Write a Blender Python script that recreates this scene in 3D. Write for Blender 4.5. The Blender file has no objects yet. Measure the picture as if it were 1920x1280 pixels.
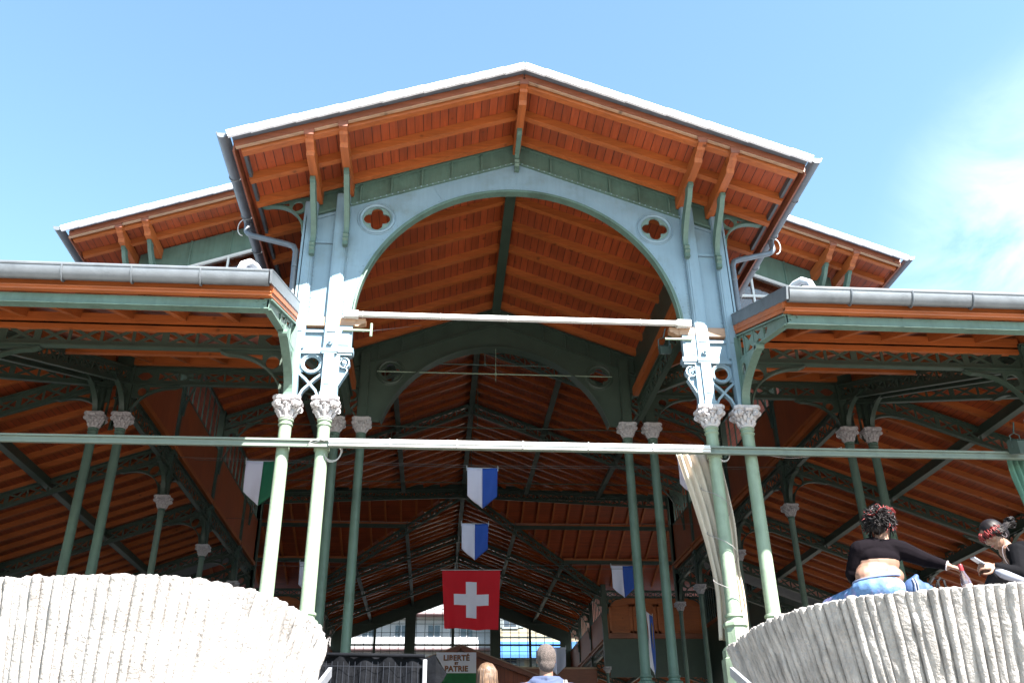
import bpy, math, random
from math import sin, cos, pi, radians, sqrt
from mathutils import Vector, Matrix, noise
from mathutils.geometry import tessellate_polygon
random.seed(7)
S = bpy.context.scene
COL = S.collection

# ------------------------------------------------------------------ camera
# origin of the scene = eye point of the photographer, 1.6 m above the square
def cam_axes(p, y, r):
    f = Vector((sin(y)*cos(p), cos(y)*cos(p), sin(p)))
    ri = Vector((cos(y), -sin(y), 0)); d = f.cross(ri)
    return cos(r)*ri+sin(r)*d, -sin(r)*ri+cos(r)*d, f
CR, CD, CF = cam_axes(radians(27.9654), radians(4.8932), radians(.75797))
cd = bpy.data.cameras.new('camera'); cam = bpy.data.objects.new('camera', cd); COL.objects.link(cam)
m = Matrix.Identity(4)
for i in range(3):
    m[i][0] = CR[i]; m[i][1] = -CD[i]; m[i][2] = -CF[i]
cam.matrix_world = m
cd.sensor_width = 36; cd.lens = 1697.77/1920*36; cd.clip_start = .1; cd.clip_end = 3000
S.camera = cam

# ------------------------------------------------------------------ light
SUN = Vector((.95, -1.73, 2.3)).normalized()
w = bpy.data.worlds.new('World'); S.world = w; w.use_nodes = True
nt = w.node_tree; nt.nodes.clear()
def wn(t, **k):
    n = nt.nodes.new(t)
    for a, b in k.items(): setattr(n, a, b)
    return n
sky = wn('ShaderNodeTexSky', sky_type='NISHITA', sun_disc=False)
sky.sun_elevation = math.asin(SUN.z); sky.sun_rotation = math.atan2(SUN.x, SUN.y)
sky.air_density = 1.0; sky.dust_density = .6; sky.ozone_density = 1.2
# wispy clouds, placed by direction in the sky
tc = wn('ShaderNodeTexCoord'); mp = wn('ShaderNodeMapping'); mp.inputs['Scale'].default_value = (1.2, 2.2, 3.0)
mp.inputs['Location'].default_value = (.32, .1, 0)
nz = wn('ShaderNodeTexNoise'); nz.inputs['Scale'].default_value = 3.2; nz.inputs['Detail'].default_value = 9; nz.inputs['Distortion'].default_value = .5; nz.inputs['Roughness'].default_value = .58
cr = wn('ShaderNodeValToRGB'); cr.color_ramp.elements[0].position = .34; cr.color_ramp.elements[1].position = .72
dt = wn('ShaderNodeVectorMath', operation='DOT_PRODUCT')
dt.inputs[1].default_value = (CR*(1230/1697.77)+CD*(-150/1697.77)+CF).normalized()
cr2 = wn('ShaderNodeValToRGB'); cr2.color_ramp.elements[0].position = .965; cr2.color_ramp.elements[1].position = 1.0; cr2.color_ramp.interpolation = 'EASE'
mul = wn('ShaderNodeMath', operation='MULTIPLY'); mul2 = wn('ShaderNodeMath', operation='MULTIPLY'); mul2.inputs[1].default_value = .33; mx = wn('ShaderNodeMixRGB'); mx.inputs[2].default_value = (10, 10.2, 10.6, 1)
bg = wn('ShaderNodeBackground'); bg.inputs[1].default_value = .055; wo = wn('ShaderNodeOutputWorld')
L = nt.links.new
L(tc.outputs['Generated'], mp.inputs[0]); L(mp.outputs[0], nz.inputs[0]); L(nz.outputs[0], cr.inputs[0])
L(tc.outputs['Generated'], dt.inputs[0]); L(dt.outputs['Value'], cr2.inputs[0])
L(cr.outputs[0], mul.inputs[0]); L(cr2.outputs[0], mul.inputs[1])
tint = wn('ShaderNodeMixRGB', blend_type='MULTIPLY'); tint.inputs[0].default_value = 1; tint.inputs[2].default_value = (1.06, 1.19, 1.08, 1)
L(sky.outputs[0], tint.inputs[1]); L(mul.outputs[0], mul2.inputs[0]); L(mul2.outputs[0], mx.inputs[0]); L(tint.outputs[0], mx.inputs[1]); L(mx.outputs[0], bg.inputs[0]); L(bg.outputs[0], wo.inputs[0])
sl = bpy.data.lights.new('sun', 'SUN'); so = bpy.data.objects.new('sun', sl); COL.objects.link(so)
sl.energy = 5; sl.angle = radians(.5); sl.color = (1, .95, .88)
so.rotation_euler = SUN.to_track_quat('Z', 'Y').to_euler()
S.view_settings.view_transform = 'Standard'; S.view_settings.look = 'None'
S.view_settings.exposure = 2.9; S.view_settings.gamma = 1
S.render.engine = 'CYCLES'
try:
    S.cycles.max_bounces = 10; S.cycles.diffuse_bounces = 6; S.cycles.transparent_max_bounces = 12
except Exception: pass

# ------------------------------------------------------------------ materials
MATS = {}
def mat(name, col, rough=.6, metal=0, vary=.12, scale=6, bump=0, bscale=40, spec=.5, dirt=None, dscale=1.5, coat=0, coord='Object', streak=0):
    if name in MATS: return MATS[name]
    m = bpy.data.materials.new(name); m.use_nodes = True; t = m.node_tree; b = t.nodes['Principled BSDF']
    b.inputs['Roughness'].default_value = rough; b.inputs['Metallic'].default_value = metal
    b.inputs['Specular IOR Level'].default_value = spec; b.inputs['Coat Weight'].default_value = coat
    tc = t.nodes.new('ShaderNodeTexCoord'); n = t.nodes.new('ShaderNodeTexNoise'); n.inputs['Scale'].default_value = scale
    n.inputs['Detail'].default_value = 6; t.links.new(tc.outputs[coord], n.inputs['Vector'])
    r = t.nodes.new('ShaderNodeMapRange'); r.inputs[1].default_value = .3; r.inputs[2].default_value = .7
    r.inputs[3].default_value = 1-vary; r.inputs[4].default_value = 1+vary
    t.links.new(n.outputs[0], r.inputs[0])
    v = t.nodes.new('ShaderNodeMixRGB'); v.blend_type = 'MULTIPLY'; v.inputs[0].default_value = 1; v.inputs[1].default_value = (*col, 1)
    t.links.new(r.outputs[0], v.inputs[2]); out = v.outputs[0]
    if dirt:
        n2 = t.nodes.new('ShaderNodeTexNoise'); n2.inputs['Scale'].default_value = dscale; n2.inputs['Detail'].default_value = 8; n2.inputs['Roughness'].default_value = .65
        t.links.new(tc.outputs[coord], n2.inputs['Vector'])
        c = t.nodes.new('ShaderNodeValToRGB'); c.color_ramp.elements[0].position = .52; c.color_ramp.elements[1].position = .72
        t.links.new(n2.outputs[0], c.inputs[0])
        x = t.nodes.new('ShaderNodeMixRGB'); x.inputs[2].default_value = (*dirt, 1)
        t.links.new(c.outputs[0], x.inputs[0]); t.links.new(out, x.inputs[1]); out = x.outputs[0]
    if streak:
        mp_ = t.nodes.new('ShaderNodeMapping'); mp_.inputs['Scale'].default_value = (9, 9, .7); t.links.new(tc.outputs[coord], mp_.inputs[0])
        n4 = t.nodes.new('ShaderNodeTexNoise'); n4.inputs['Scale'].default_value = 1.6; n4.inputs['Detail'].default_value = 7; n4.inputs['Roughness'].default_value = .7; t.links.new(mp_.outputs[0], n4.inputs[0])
        r4 = t.nodes.new('ShaderNodeMapRange'); r4.inputs[1].default_value = .38; r4.inputs[2].default_value = .62; r4.inputs[3].default_value = 1-streak; r4.inputs[4].default_value = 1+streak*.3; t.links.new(n4.outputs[0], r4.inputs[0])
        x4 = t.nodes.new('ShaderNodeMixRGB'); x4.blend_type = 'MULTIPLY'; x4.inputs[0].default_value = 1; t.links.new(out, x4.inputs[1]); t.links.new(r4.outputs[0], x4.inputs[2]); out = x4.outputs[0]
        r5 = t.nodes.new('ShaderNodeMapRange'); r5.inputs[3].default_value = min(1, rough+.15); r5.inputs[4].default_value = rough-.1; t.links.new(n4.outputs[0], r5.inputs[0]); t.links.new(r5.outputs[0], b.inputs['Roughness'])
    t.links.new(out, b.inputs['Base Color'])
    if bump:
        n3 = t.nodes.new('ShaderNodeTexNoise'); n3.inputs['Scale'].default_value = bscale; n3.inputs['Detail'].default_value = 5
        t.links.new(tc.outputs[coord], n3.inputs['Vector'])
        bp = t.nodes.new('ShaderNodeBump'); bp.inputs['Strength'].default_value = bump; bp.inputs['Distance'].default_value = .02
        t.links.new(n3.outputs[0], bp.inputs['Height']); t.links.new(bp.outputs[0], b.inputs['Normal'])
    MATS[name] = m; return m

def wood(name, col, axis='Y', width=.13, rough=.5, gap=.035, tint=.17):
    """boards running along axis; width measured across; None = plain timber"""
    if name in MATS: return MATS[name]
    m = bpy.data.materials.new(name); m.use_nodes = True; t = m.node_tree; b = t.nodes['Principled BSDF']; Lk = t.links.new
    N = t.nodes.new
    tc = N('ShaderNodeTexCoord'); sp = N('ShaderNodeSeparateXYZ'); Lk(tc.outputs['Object'], sp.inputs[0])
    ai = {'X': 1, 'Y': 0, 'Z': 0}[axis]
    val = None
    mpn = N('ShaderNodeMapping')
    sc = {'X': (1.2, 14, 14), 'Y': (14, 1.2, 14), 'Z': (14, 14, 1.2)}[axis]
    mpn.inputs['Scale'].default_value = sc; Lk(tc.outputs['Object'], mpn.inputs[0])
    g = N('ShaderNodeTexNoise'); g.inputs['Scale'].default_value = 1.5; g.inputs['Detail'].default_value = 7; g.inputs['Distortion'].default_value = .6
    Lk(mpn.outputs[0], g.inputs[0])
    gr = N('ShaderNodeMapRange'); gr.inputs[1].default_value = .3; gr.inputs[2].default_value = .7; gr.inputs[3].default_value = .78; gr.inputs[4].default_value = 1.15
    Lk(g.outputs[0], gr.inputs[0])
    f = gr.outputs[0]
    kn = N('ShaderNodeTexVoronoi'); kn.inputs['Scale'].default_value = 2.6; Lk(tc.outputs['Object'], kn.inputs[0])
    kr = N('ShaderNodeMapRange'); kr.inputs[1].default_value = .05; kr.inputs[2].default_value = .13; kr.inputs[3].default_value = .45; kr.inputs[4].default_value = 1; Lk(kn.outputs[0], kr.inputs[0])
    mu = N('ShaderNodeMath'); mu.operation = 'MULTIPLY'; Lk(f, mu.inputs[0]); Lk(kr.outputs[0], mu.inputs[1]); f = mu.outputs[0]
    if width:
        dv = N('ShaderNodeMath'); dv.operation = 'DIVIDE'; Lk(sp.outputs[ai], dv.inputs[0]); dv.inputs[1].default_value = width
        wob = N('ShaderNodeMath'); wob.operation = 'ADD'; Lk(dv.outputs[0], wob.inputs[0]); wob.inputs[1].default_value = 500.0
        fl = N('ShaderNodeMath'); fl.operation = 'FLOOR'; Lk(wob.outputs[0], fl.inputs[0])
        fr = N('ShaderNodeMath'); fr.operation = 'FRACT'; Lk(wob.outputs[0], fr.inputs[0])
        # board joints along their run
        oth = N('ShaderNodeMath'); oth.operation = 'MULTIPLY_ADD'; Lk(sp.outputs[1-ai], oth.inputs[0]); oth.inputs[1].default_value = .3; Lk(fl.outputs[0], oth.inputs[2])
        fl2 = N('ShaderNodeMath'); fl2.operation = 'FLOOR'; Lk(oth.outputs[0], fl2.inputs[0])
        cb = N('ShaderNodeCombineXYZ'); Lk(fl.outputs[0], cb.inputs[0]); Lk(fl2.outputs[0], cb.inputs[1])
        wnz = N('ShaderNodeTexWhiteNoise'); wnz.noise_dimensions = '3D'; Lk(cb.outputs[0], wnz.inputs[0])
        wr = N('ShaderNodeMapRange'); wr.inputs[3].default_value = 1-tint; wr.inputs[4].default_value = 1+tint; Lk(wnz.outputs[0], wr.inputs[0])
        mu2 = N('ShaderNodeMath'); mu2.operation = 'MULTIPLY'; Lk(f, mu2.inputs[0]); Lk(wr.outputs[0], mu2.inputs[1])
        pp = N('ShaderNodeMath'); pp.operation = 'GREATER_THAN'; Lk(fr.outputs[0], pp.inputs[0]); pp.inputs[1].default_value = gap/width*.35
        pr = N('ShaderNodeMapRange'); pr.inputs[3].default_value = .25; pr.inputs[4].default_value = 1; Lk(pp.outputs[0], pr.inputs[0])
        mu3 = N('ShaderNodeMath'); mu3.operation = 'MULTIPLY'; Lk(mu2.outputs[0], mu3.inputs[0]); Lk(pr.outputs[0], mu3.inputs[1]); f = mu3.outputs[0]
    v = N('ShaderNodeMixRGB'); v.blend_type = 'MULTIPLY'; v.inputs[0].default_value = 1; v.inputs[1].default_value = (*col, 1); Lk(f, v.inputs[2])
    big = N('ShaderNodeTexNoise'); big.inputs['Scale'].default_value = .8; big.inputs['Detail'].default_value = 4; Lk(tc.outputs['Object'], big.inputs[0])
    hs = N('ShaderNodeHueSaturation'); Lk(v.outputs[0], hs.inputs['Color'])
    hr = N('ShaderNodeMapRange'); hr.inputs[1].default_value = .3; hr.inputs[2].default_value = .7; hr.inputs[3].default_value = .84; hr.inputs[4].default_value = 1.12; Lk(big.outputs[0], hr.inputs[0]); Lk(hr.outputs[0], hs.inputs['Value'])
    Lk(hs.outputs[0], b.inputs['Base Color']); b.inputs['Roughness'].default_value = rough
    MATS[name] = m; return m

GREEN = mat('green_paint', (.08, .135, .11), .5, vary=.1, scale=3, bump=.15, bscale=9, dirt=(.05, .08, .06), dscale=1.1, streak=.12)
GREEND = mat('green_paint_shaded', (.030, .048, .035), .5, vary=.12, scale=3, bump=.15, bscale=9)  # same green paint, colour darkened to carry the shade under the roofs
GREENL = mat('column_paint', (.18, .235, .17), .5, vary=.1, scale=5, bump=.15, bscale=20, dirt=(.13, .165, .12), dscale=2, streak=.14)
PANEL = mat('web_paint', (.168, .245, .305), .42, vary=.07, scale=2, bump=.15, bscale=5, dirt=(.13, .18, .20), dscale=1.3, streak=.07)
STONE = mat('capital_paint', (.40, .375, .39), .8, vary=.12, scale=30, bump=.5, bscale=60, dirt=(.27, .245, .25), dscale=9)
ZINC = mat('zinc', (.115, .126, .142), .42, metal=.3, vary=.12, scale=5, bump=.1, dirt=(.08, .088, .1), dscale=3)
TILE = mat('roof_tile', (.62, .62, .66), .6, vary=.05, scale=4, bump=.1)
SLATE = mat('slate', (.08, .09, .11), .55, vary=.15, scale=5)
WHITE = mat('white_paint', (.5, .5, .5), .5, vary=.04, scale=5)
WB_Y = wood('boards_along', (.25, .045, .011), 'Y', .14)
WB_X = wood('boards_across', (.25, .045, .011), 'X', .14)
WB_Z = wood('boards_upright', (.235, .048, .012), 'Z', .22)
WT_X = wood('timber_x', (.31, .078, .016), 'X', None)
WT_Y = wood('timber_y', (.31, .078, .016), 'Y', None)
WT_G = wood('timber_varnished', (.25, .055, .012), 'X', None, rough=.2)
WT_D = wood('timber_red', (.19, .055, .025), 'X', None)
WT_E = wood('timber_weathered', (.32, .19, .12), 'X', None)

# ------------------------------------------------------------------ mesh kit
class MB:
    def __init__(s): s.v = []; s.f = []
    def add(s, vs, fs):
        o = len(s.v); s.v += [Vector(a) for a in vs]; s.f += [tuple(i+o for i in f) for f in fs]; return s
    def box(s, x0, x1, y0, y1, z0, z1):
        if x0 > x1: x0, x1 = x1, x0
        vs = [(x, y, z) for z in (z0, z1) for y in (y0, y1) for x in (x0, x1)]
        return s.add(vs, [(0, 2, 3, 1), (4, 5, 7, 6), (0, 1, 5, 4), (2, 6, 7, 3), (0, 4, 6, 2), (1, 3, 7, 5)])
    def beam(s, p, q, w, h, up=(0, 0, 1), off=0.0):
        """rectangular bar p->q, w sideways, h along up; off moves it along up"""
        p = Vector(p); q = Vector(q); d = (q-p).normalized(); up = Vector(up)
        sd = d.cross(up).normalized(); u = sd.cross(d).normalized()
        vs = []
        for a in (p, q):
            for i, j in ((-1, -1), (1, -1), (1, 1), (-1, 1)): vs.append(a+sd*(w/2*i)+u*(h/2*j+off))
        return s.add(vs, [(0, 1, 2, 3), (7, 6, 5, 4), (0, 4, 5, 1), (1, 5, 6, 2), (2, 6, 7, 3), (3, 7, 4, 0)])
    def tube(s, pts, r, n=8, cap=True):
        pts = [Vector(p) for p in pts]; rs = r if isinstance(r, (list, tuple)) else [r]*len(pts)
        o = len(s.v); ref = None
        for i, p in enumerate(pts):
            d = (pts[min(i+1, len(pts)-1)]-pts[max(i-1, 0)]).normalized()
            if ref is None: ref = Vector((0, 0, 1)) if abs(d.z) < .9 else Vector((1, 0, 0))
            a = d.cross(ref).normalized(); b = a.cross(d).normalized(); ref = b
            for k in range(n): s.v.append(p+(a*cos(2*pi*k/n)+b*sin(2*pi*k/n))*rs[i])
        for i in range(len(pts)-1):
            for k in range(n):
                k2 = (k+1) % n; s.f.append((o+i*n+k, o+i*n+k2, o+(i+1)*n+k2, o+(i+1)*n+k))
        if cap:
            s.f.append(tuple(o+k for k in range(n-1, -1, -1))); s.f.append(tuple(o+(len(pts)-1)*n+k for k in range(n)))
        return s
    def lathe(s, prof, c=(0, 0, 0), n=16, rot=0.0):
        o = len(s.v); c = Vector(c)
        for r, z in prof:
            for k in range(n): s.v.append(c+Vector((r*cos(rot+2*pi*k/n), r*sin(rot+2*pi*k/n), z)))
        for i in range(len(prof)-1):
            for k in range(n):
                k2 = (k+1) % n; s.f.append((o+i*n+k, o+i*n+k2, o+(i+1)*n+k2, o+(i+1)*n+k))
        s.f.append(tuple(o+k for k in range(n-1, -1, -1))); s.f.append(tuple(o+(len(prof)-1)*n+k for k in range(n)))
        return s
    def plate(s, loops, o, u, v, th):
        """flat plate with holes: loops of 2D points, first is the outline"""
        o = Vector(o); u = Vector(u); v = Vector(v); n = u.cross(v).normalized()
        pts = [p for lp in loops for p in lp]
        tri = tessellate_polygon([[Vector((p[0], p[1], 0)) for p in lp] for lp in loops])
        N = len(pts); vs = []
        for sgn in (1, -1):
            for p in pts: vs.append(o+u*p[0]+v*p[1]+n*(th/2*sgn))
        fs = []
        for t in tri:
            a, b, c = (pts[i] for i in t)
            if (b[0]-a[0])*(c[1]-a[1])-(b[1]-a[1])*(c[0]-a[0]) < 0: t = (t[0], t[2], t[1])
            fs.append(tuple(t)); fs.append((t[0]+N, t[2]+N, t[1]+N))
        k = 0
        for lp in loops:
            m_ = len(lp)
            for i in range(m_):
                j = (i+1) % m_; fs.append((k+i, k+N+i, k+N+j, k+j))
            k += m_
        return s.add(vs, fs)
    def strip(s, path, o, u, v, w, th):
        """band following a 2D path, w wide across the plane, th thick"""
        o = Vector(o); u = Vector(u); v = Vector(v); n = u.cross(v).normalized()
        P = [Vector((a, b)) for a, b in path]; vs = []
        for i, p in enumerate(P):
            d = (P[min(i+1, len(P)-1)]-P[max(i-1, 0)]).normalized(); nn = Vector((-d.y, d.x))
            for a, b in ((-1, -1), (1, -1), (1, 1), (-1, 1)):
                q = p+nn*(th/2*b); vs.append(o+u*q.x+v*q.y+n*(w/2*a))
        fs = [(0, 1, 2, 3)]
        for i in range(len(P)-1):
            a = i*4; b = a+4
            for j in range(4): fs.append((a+j, b+j, b+(j+1) % 4, a+(j+1) % 4))
        a = (len(P)-1)*4; fs.append((a+3, a+2, a+1, a))
        return s.add(vs, fs)
    def ball(s, c, r, n=8, sc=(1, 1, 1)):
        c = Vector(c); prof = [(max(1e-4, r*sin(pi*i/(n//2+1))), -r*cos(pi*i/(n//2+1))) for i in range(n//2+2)]
        o = len(s.v); s.lathe(prof, (0, 0, 0), n)
        for i in range(o, len(s.v)): a = s.v[i]; s.v[i] = Vector((a.x*sc[0], a.y*sc[1], a.z*sc[2]))+c
        return s
    def slab(s, poly, zf, t0, t1):
        """polygon in plan on a sloping plane zf(x,y); from zf+t0 to zf+t1"""
        N = len(poly); area = sum(poly[i][0]*poly[(i+1) % N][1]-poly[(i+1) % N][0]*poly[i][1] for i in range(N))
        if area < 0: poly = poly[::-1]
        vs = [(x, y, zf(x, y)+t0) for x, y in poly]+[(x, y, zf(x, y)+t1) for x, y in poly]
        fs = [tuple(range(N-1, -1, -1)), tuple(range(N, 2*N))]+[(i, (i+1) % N, N+(i+1) % N, N+i) for i in range(N)]
        return s.add(vs, fs)
    def build(s, name, m, parent=None, smooth=False, **k):
        me = bpy.data.meshes.new(name); me.from_pydata([tuple(a) for a in s.v], [], s.f); me.materials.append(m)
        if smooth is True:
            for p in me.polygons: p.use_smooth = True
        ob = bpy.data.objects.new(name, me); COL.objects.link(ob)
        if smooth == 'auto':
            for p in me.polygons: p.use_smooth = True
            try: me.set_sharp_from_angle(angle=radians(38))
            except Exception: pass
        if parent: ob.parent = parent
        for a, b in k.items(): ob[a] = b
        return ob
def empty(name, loc=(0, 0, 0), parent=None, **k):
    o = bpy.data.objects.new(name, None); o.location = loc; COL.objects.link(o); o.empty_display_size = .2
    if parent: o.parent = parent
    for a, b in k.items(): o[a] = b
    return o
def copy_tree(o, parent=None):
    c = o.copy(); COL.objects.link(c); c.parent = parent
    for ch in list(o.children): copy_tree(ch, c)
    return c
def arc(cx, cy, rx, ry, a0, a1, n=16):
    return [(cx+rx*cos(radians(a0+(a1-a0)*i/n)), cy+ry*sin(radians(a0+(a1-a0)*i/n))) for i in range(n+1)]
def circle(cx, cy, r, n=20): return arc(cx, cy, r, r, 0, 360, n)[:-1]
X0 = 1.235                      # axis of symmetry of the hall
GZ, FZ = -1.6, 2.0              # level of the square, level of the hall floor
HALL = empty('market_hall', (X0, 13, FZ), label='open cast iron market hall with gabled green porch and orange timber ceilings', category='market hall')
# every part below is modelled in the hall's own frame: x from the axis, y from the front row, z from the floor
HM = Matrix.Translation((X0, 13, FZ))
def H(mb, name, m, parent=None, **k):
    """part of the hall; mb is in scene coordinates with x measured from the axis"""
    for i, a in enumerate(mb.v): mb.v[i] = Vector((a.x, a.y-13, a.z-FZ))
    return mb.build(name, m, parent or HALL, **k)

# ------------------------------------------------------------------ iron members
def lattice(mb, p, q, h, pan=.55, w=.12, up=(0, 0, 1), post=True, solid=0):
    p = Vector(p); q = Vector(q); D = q-p; Lh = D.length; n = max(1, round(Lh/pan)); up = Vector(up)
    t = .018
    sd = D.normalized().cross(up).normalized()
    mb.beam(p-up*.02, q-up*.02, w, .03); mb.beam(p-up*.075, q-up*.075, .02, .09)
    mb.beam(p-up*(h-.02), q-up*(h-.02), w, .03); mb.beam(p-up*(h-.075), q-up*(h-.075), .02, .09)
    for i in range(n+1):
        a = p+D*(i/n)
        ww = .11 if i % 4 == 0 else .05
        mb.beam(a-up*.05, a-up*(h-.05), t, ww, up=D)
        if i < n:
            b = p+D*((i+1)/n)
            if i < solid or i >= n-solid:
                mb.plate([[(0, 0), ((b-a).length, 0), ((b-a).length, -(h-.06)), (0, -(h-.06))],
                          [((b-a).length*x, -(h-.06)*y) for x, y in ((.5, .12), (.15, .5), (.5, .88), (.85, .5))]], a-up*.03, (b-a).normalized(), up, .027)
            else:
                mb.beam(a-up*.07+sd*.008, b-up*(h-.07)+sd*.008, .012, .05, up=up)
                mb.beam(a-up*(h-.07)-sd*.008, b-up*.07-sd*.008, .012, .05, up=up)
    return mb
def bracket(mb, o, d, wd, h, th=.03, fl=.11):
    """arched spandrel bracket: o top corner on the column, d horizontal direction"""
    o = Vector(o); d = Vector(d).normalized(); v = Vector((0, 0, 1))
    A = arc(wd, -h, wd-.07, h-.07, 90, 180, 14)
    out = [(0, 0), (wd+.1, 0), (wd+.1, -.05)]+A+[(0, -h)]
    r1 = min(wd, h)*.14
    c1 = (wd*.24+.02, -h*.2-.02)
    holes = [circle(c1[0], c1[1], r1, 14),
             [(c1[0]+r1+.05, -.05), (wd*.74, -.05), (wd*.62, -.085), (c1[0]+r1+.04, -h*.19)],
             [(.045, c1[1]-r1-.03), (c1[0]-.02, c1[1]-r1-.06), (.06+wd*.07, -h*.62), (.05, -h*.72)]]
    mb.plate([out]+holes, o, d, v, th)
    mb.strip([(wd+.12, -.02)]+A+[(.05, -h-.02)], o, d, v, fl, .022)
    mb.tube([o+d*(c1[0]+r1*cos(a))+v*(c1[1]+r1*sin(a)) for a in [2*pi*i/14 for i in range(15)]], .012, 4)
    return mb

# capital, modelled once
cap = MB()
cap.lathe([(.105, -.33), (.118, -.315), (.118, -.295), (.10, -.285), (.11, -.2), (.13, -.12), (.17, -.07)], n=20)
q = []
for k in range(4):       # concave sided abacus
    a = pi/2*k+pi/4
    for da, r in ((-.16, .262), (.16, .262), (.5, .205), (pi/4, .192), (pi/2-.5, .205)): q.append((r*cos(a+da), r*sin(a+da)))
cap.plate([q], (0, 0, -.025), (1, 0, 0), (0, 1, 0), .05)
cap.plate([[(x*.9, y*.9) for x, y in q]], (0, 0, -.065), (1, 0, 0), (0, 1, 0), .03)
for k in range(4):
    a = pi/2*k+pi/4; dx, dy = cos(a), sin(a)
    for s_ in (-1, 1):   # volute pairs at the corners
        c = Vector((dx*.205-dy*.028*s_, dy*.205+dx*.028*s_, -.118))
        cap.tube([c+Vector((-dy, dx, 0))*s_*.026, c-Vector((-dy, dx, 0))*s_*.02], .05, 10)
        cap.ball(c+Vector((-dy, dx, 0))*s_*.034, .022, 6)
    a = pi/2*k; dx, dy = cos(a), sin(a)
    cap.tube([Vector((dx*.185-dy*.055, dy*.185+dx*.055, -.055)), Vector((dx*.185+dy*.055, dy*.185-dx*.055, -.055))], .038, 8)
    cap.tube([Vector((dx*.165-dy*.04, dy*.165+dx*.04, -.12)), Vector((dx*.165+dy*.04, dy*.165-dx*.04, -.12))], .022, 6)
for row, (z, r, n_, s_) in enumerate(((-.25, .115, 8, .034), (-.185, .13, 8, .036), (-.15, .155, 8, .024))):
    for k in range(n_):
        a = 2*pi*(k+.5*(row % 2))/n_
        cap.tube([(r*cos(a)*.9, r*sin(a)*.9, z-.04), (r*cos(a)*1.05, r*sin(a)*1.05, z), (r*cos(a)*1.28, r*sin(a)*1.28, z+.035), (r*cos(a)*1.36, r*sin(a)*1.36, z+.015)], [s_*.7, s_, s_*.8, s_*.35], 6)
cap_ob = None
def column(x, y, ztop, zbot=None, mat_=GREENL, r=.1, collar=False, pedestal=True, parent=None):
    """iron column under a capital whose top is at ztop"""
    global cap_ob
    zb = FZ if zbot is None else zbot
    c = MB(); zt = ztop-.33
    pr = [(r*.98, zt), (r*1.16, zt-.01), (r*1.16, zt-.03), (r*1.0, zt-.045), (r*1.0, zt-.075), (r*1.12, zt-.085), (r*1.12, zt-.1), (r*.95, zt-.12), (r*1.04, zb+.62)]
    if collar:
        pr[-1:-1] = [(r*.97, zt-.33), (r*1.2, zt-.335), (r*1.2, zt-.37), (r*1.08, zt-.38), (r*1.08, zt-.45), (r*1.2, zt-.46), (r*1.2, zt-.5), (r*.98, zt-.51)]
    pr += [(r*1.06, zb+.6), (r*1.3, zb+.59), (r*1.34, zb+.56), (r*1.14, zb+.54), (r*1.18, zb+.5)]
    c.lathe([(a, z) for a, z in pr[::-1]], (x, y, 0), 20)
    o = H(c, 'column', mat_, parent, smooth='auto')
    b = MB(); b.lathe([(r*2.5, zb-.85), (r*2.5, zb-.02), (r*2.25, zb+.0), (r*2.25, zb+.1), (r*2.0, zb+.14), (r*1.62, zb+.17), (r*1.55, zb+.4), (r*1.8, zb+.43), (r*1.75, zb+.47), (r*1.3, zb+.5)], (x, y, 0), 8, pi/8)
    H(b, 'base', mat_, o)
    if cap_ob is None:
        cap_ob = cap.build('capital', STONE, o, smooth='auto'); k = cap_ob
    else:
        k = cap_ob.copy(); COL.objects.link(k); k.parent = o
    k.location = (x, y-13, ztop-FZ)
    return o

# ------------------------------------------------------------------ roofs: z of the boards seen from below
def z_porch(x, y): return 11.09-.37*abs(x)
def z_nave(x, y): return 15.55-.38*abs(x)
def z_tran(x, y): return 15.55-.38*abs(y-45)
def z_lean(x, y): return 9.5-.365*(19.05-y)
def z_aisle(x, y): return 9.5-.365*(abs(x)-8.54)

# ---- porch roof
EX = 4.54; YF = 11.38
def tile_edge(mb, x_e, y_, zf, t, n, h=.13):
    """short sheets lapping each other down the verge, both slopes"""
    for sgn in (-1, 1):
        for i in range(n):
            a = i/n; b = (i+1)/n+.004
            x1, x2 = sgn*x_e*a, sgn*x_e*b
            z1, z2 = zf(x1, 0)+t+.008, zf(x2, 0)+t-.004
            yy = y_-.004*(i % 2)
            mb.beam((x1, yy, z1-h/2), (x2, yy, z2-h/2), .05, h)
    return mb
pr = empty('porch_roof', (0, 0, 0), HALL)
mb = MB()
for s in (-1, 1): mb.slab([(0, YF+.02), (s*EX, YF+.02), (s*EX, 20.4), (0, 20.4)], z_porch, 0, .045)
H(mb, 'ceiling_boards', WB_Y, pr)
mb = MB()
for s in (-1, 1): mb.slab([(0, YF-.05), (s*(EX+.06), YF-.05), (s*(EX+.06), 20.6), (0, 20.6)], z_porch, .05, .12).slab([(0, YF-.19), (s*(EX+.06), YF-.19), (s*(EX+.06), YF-.05), (0, YF-.05)], z_porch, .06, .12)
H(mb, 'roof_covering', SLATE, pr)
mb = tile_edge(MB(), EX+.1, YF-.21, z_porch, .145, 14, .125)
H(mb, 'verge_tiles', TILE, pr)
mb = MB()
for s in (-1, 1):
    mb.beam((0, YF-.055, z_porch(0, 0)-.01), (s*(EX+.03), YF-.055, z_porch(EX+.03, 0)-.01), .03, .11)
H(mb, 'barge_board', WT_D, pr)
mb = MB()
for s in (-1, 1): mb.beam((s*.0, YF-.03, z_porch(0, 0)-.075), (s*(EX+.01), YF-.03, z_porch(EX, 0)-.075), .05, .04)
H(mb, 'barge_moulding', WT_E, pr)
def raft_pair(y, parent, zf, xe, w, h, m_, name='rafter', x_in=.08):
    for s in (-1, 1):
        r = MB(); r.beam((s*x_in, y, zf(x_in, y)-h/2), (s*xe, y, zf(xe, y)-h/2), w, h)
        H(r, name, m_, parent)
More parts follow.
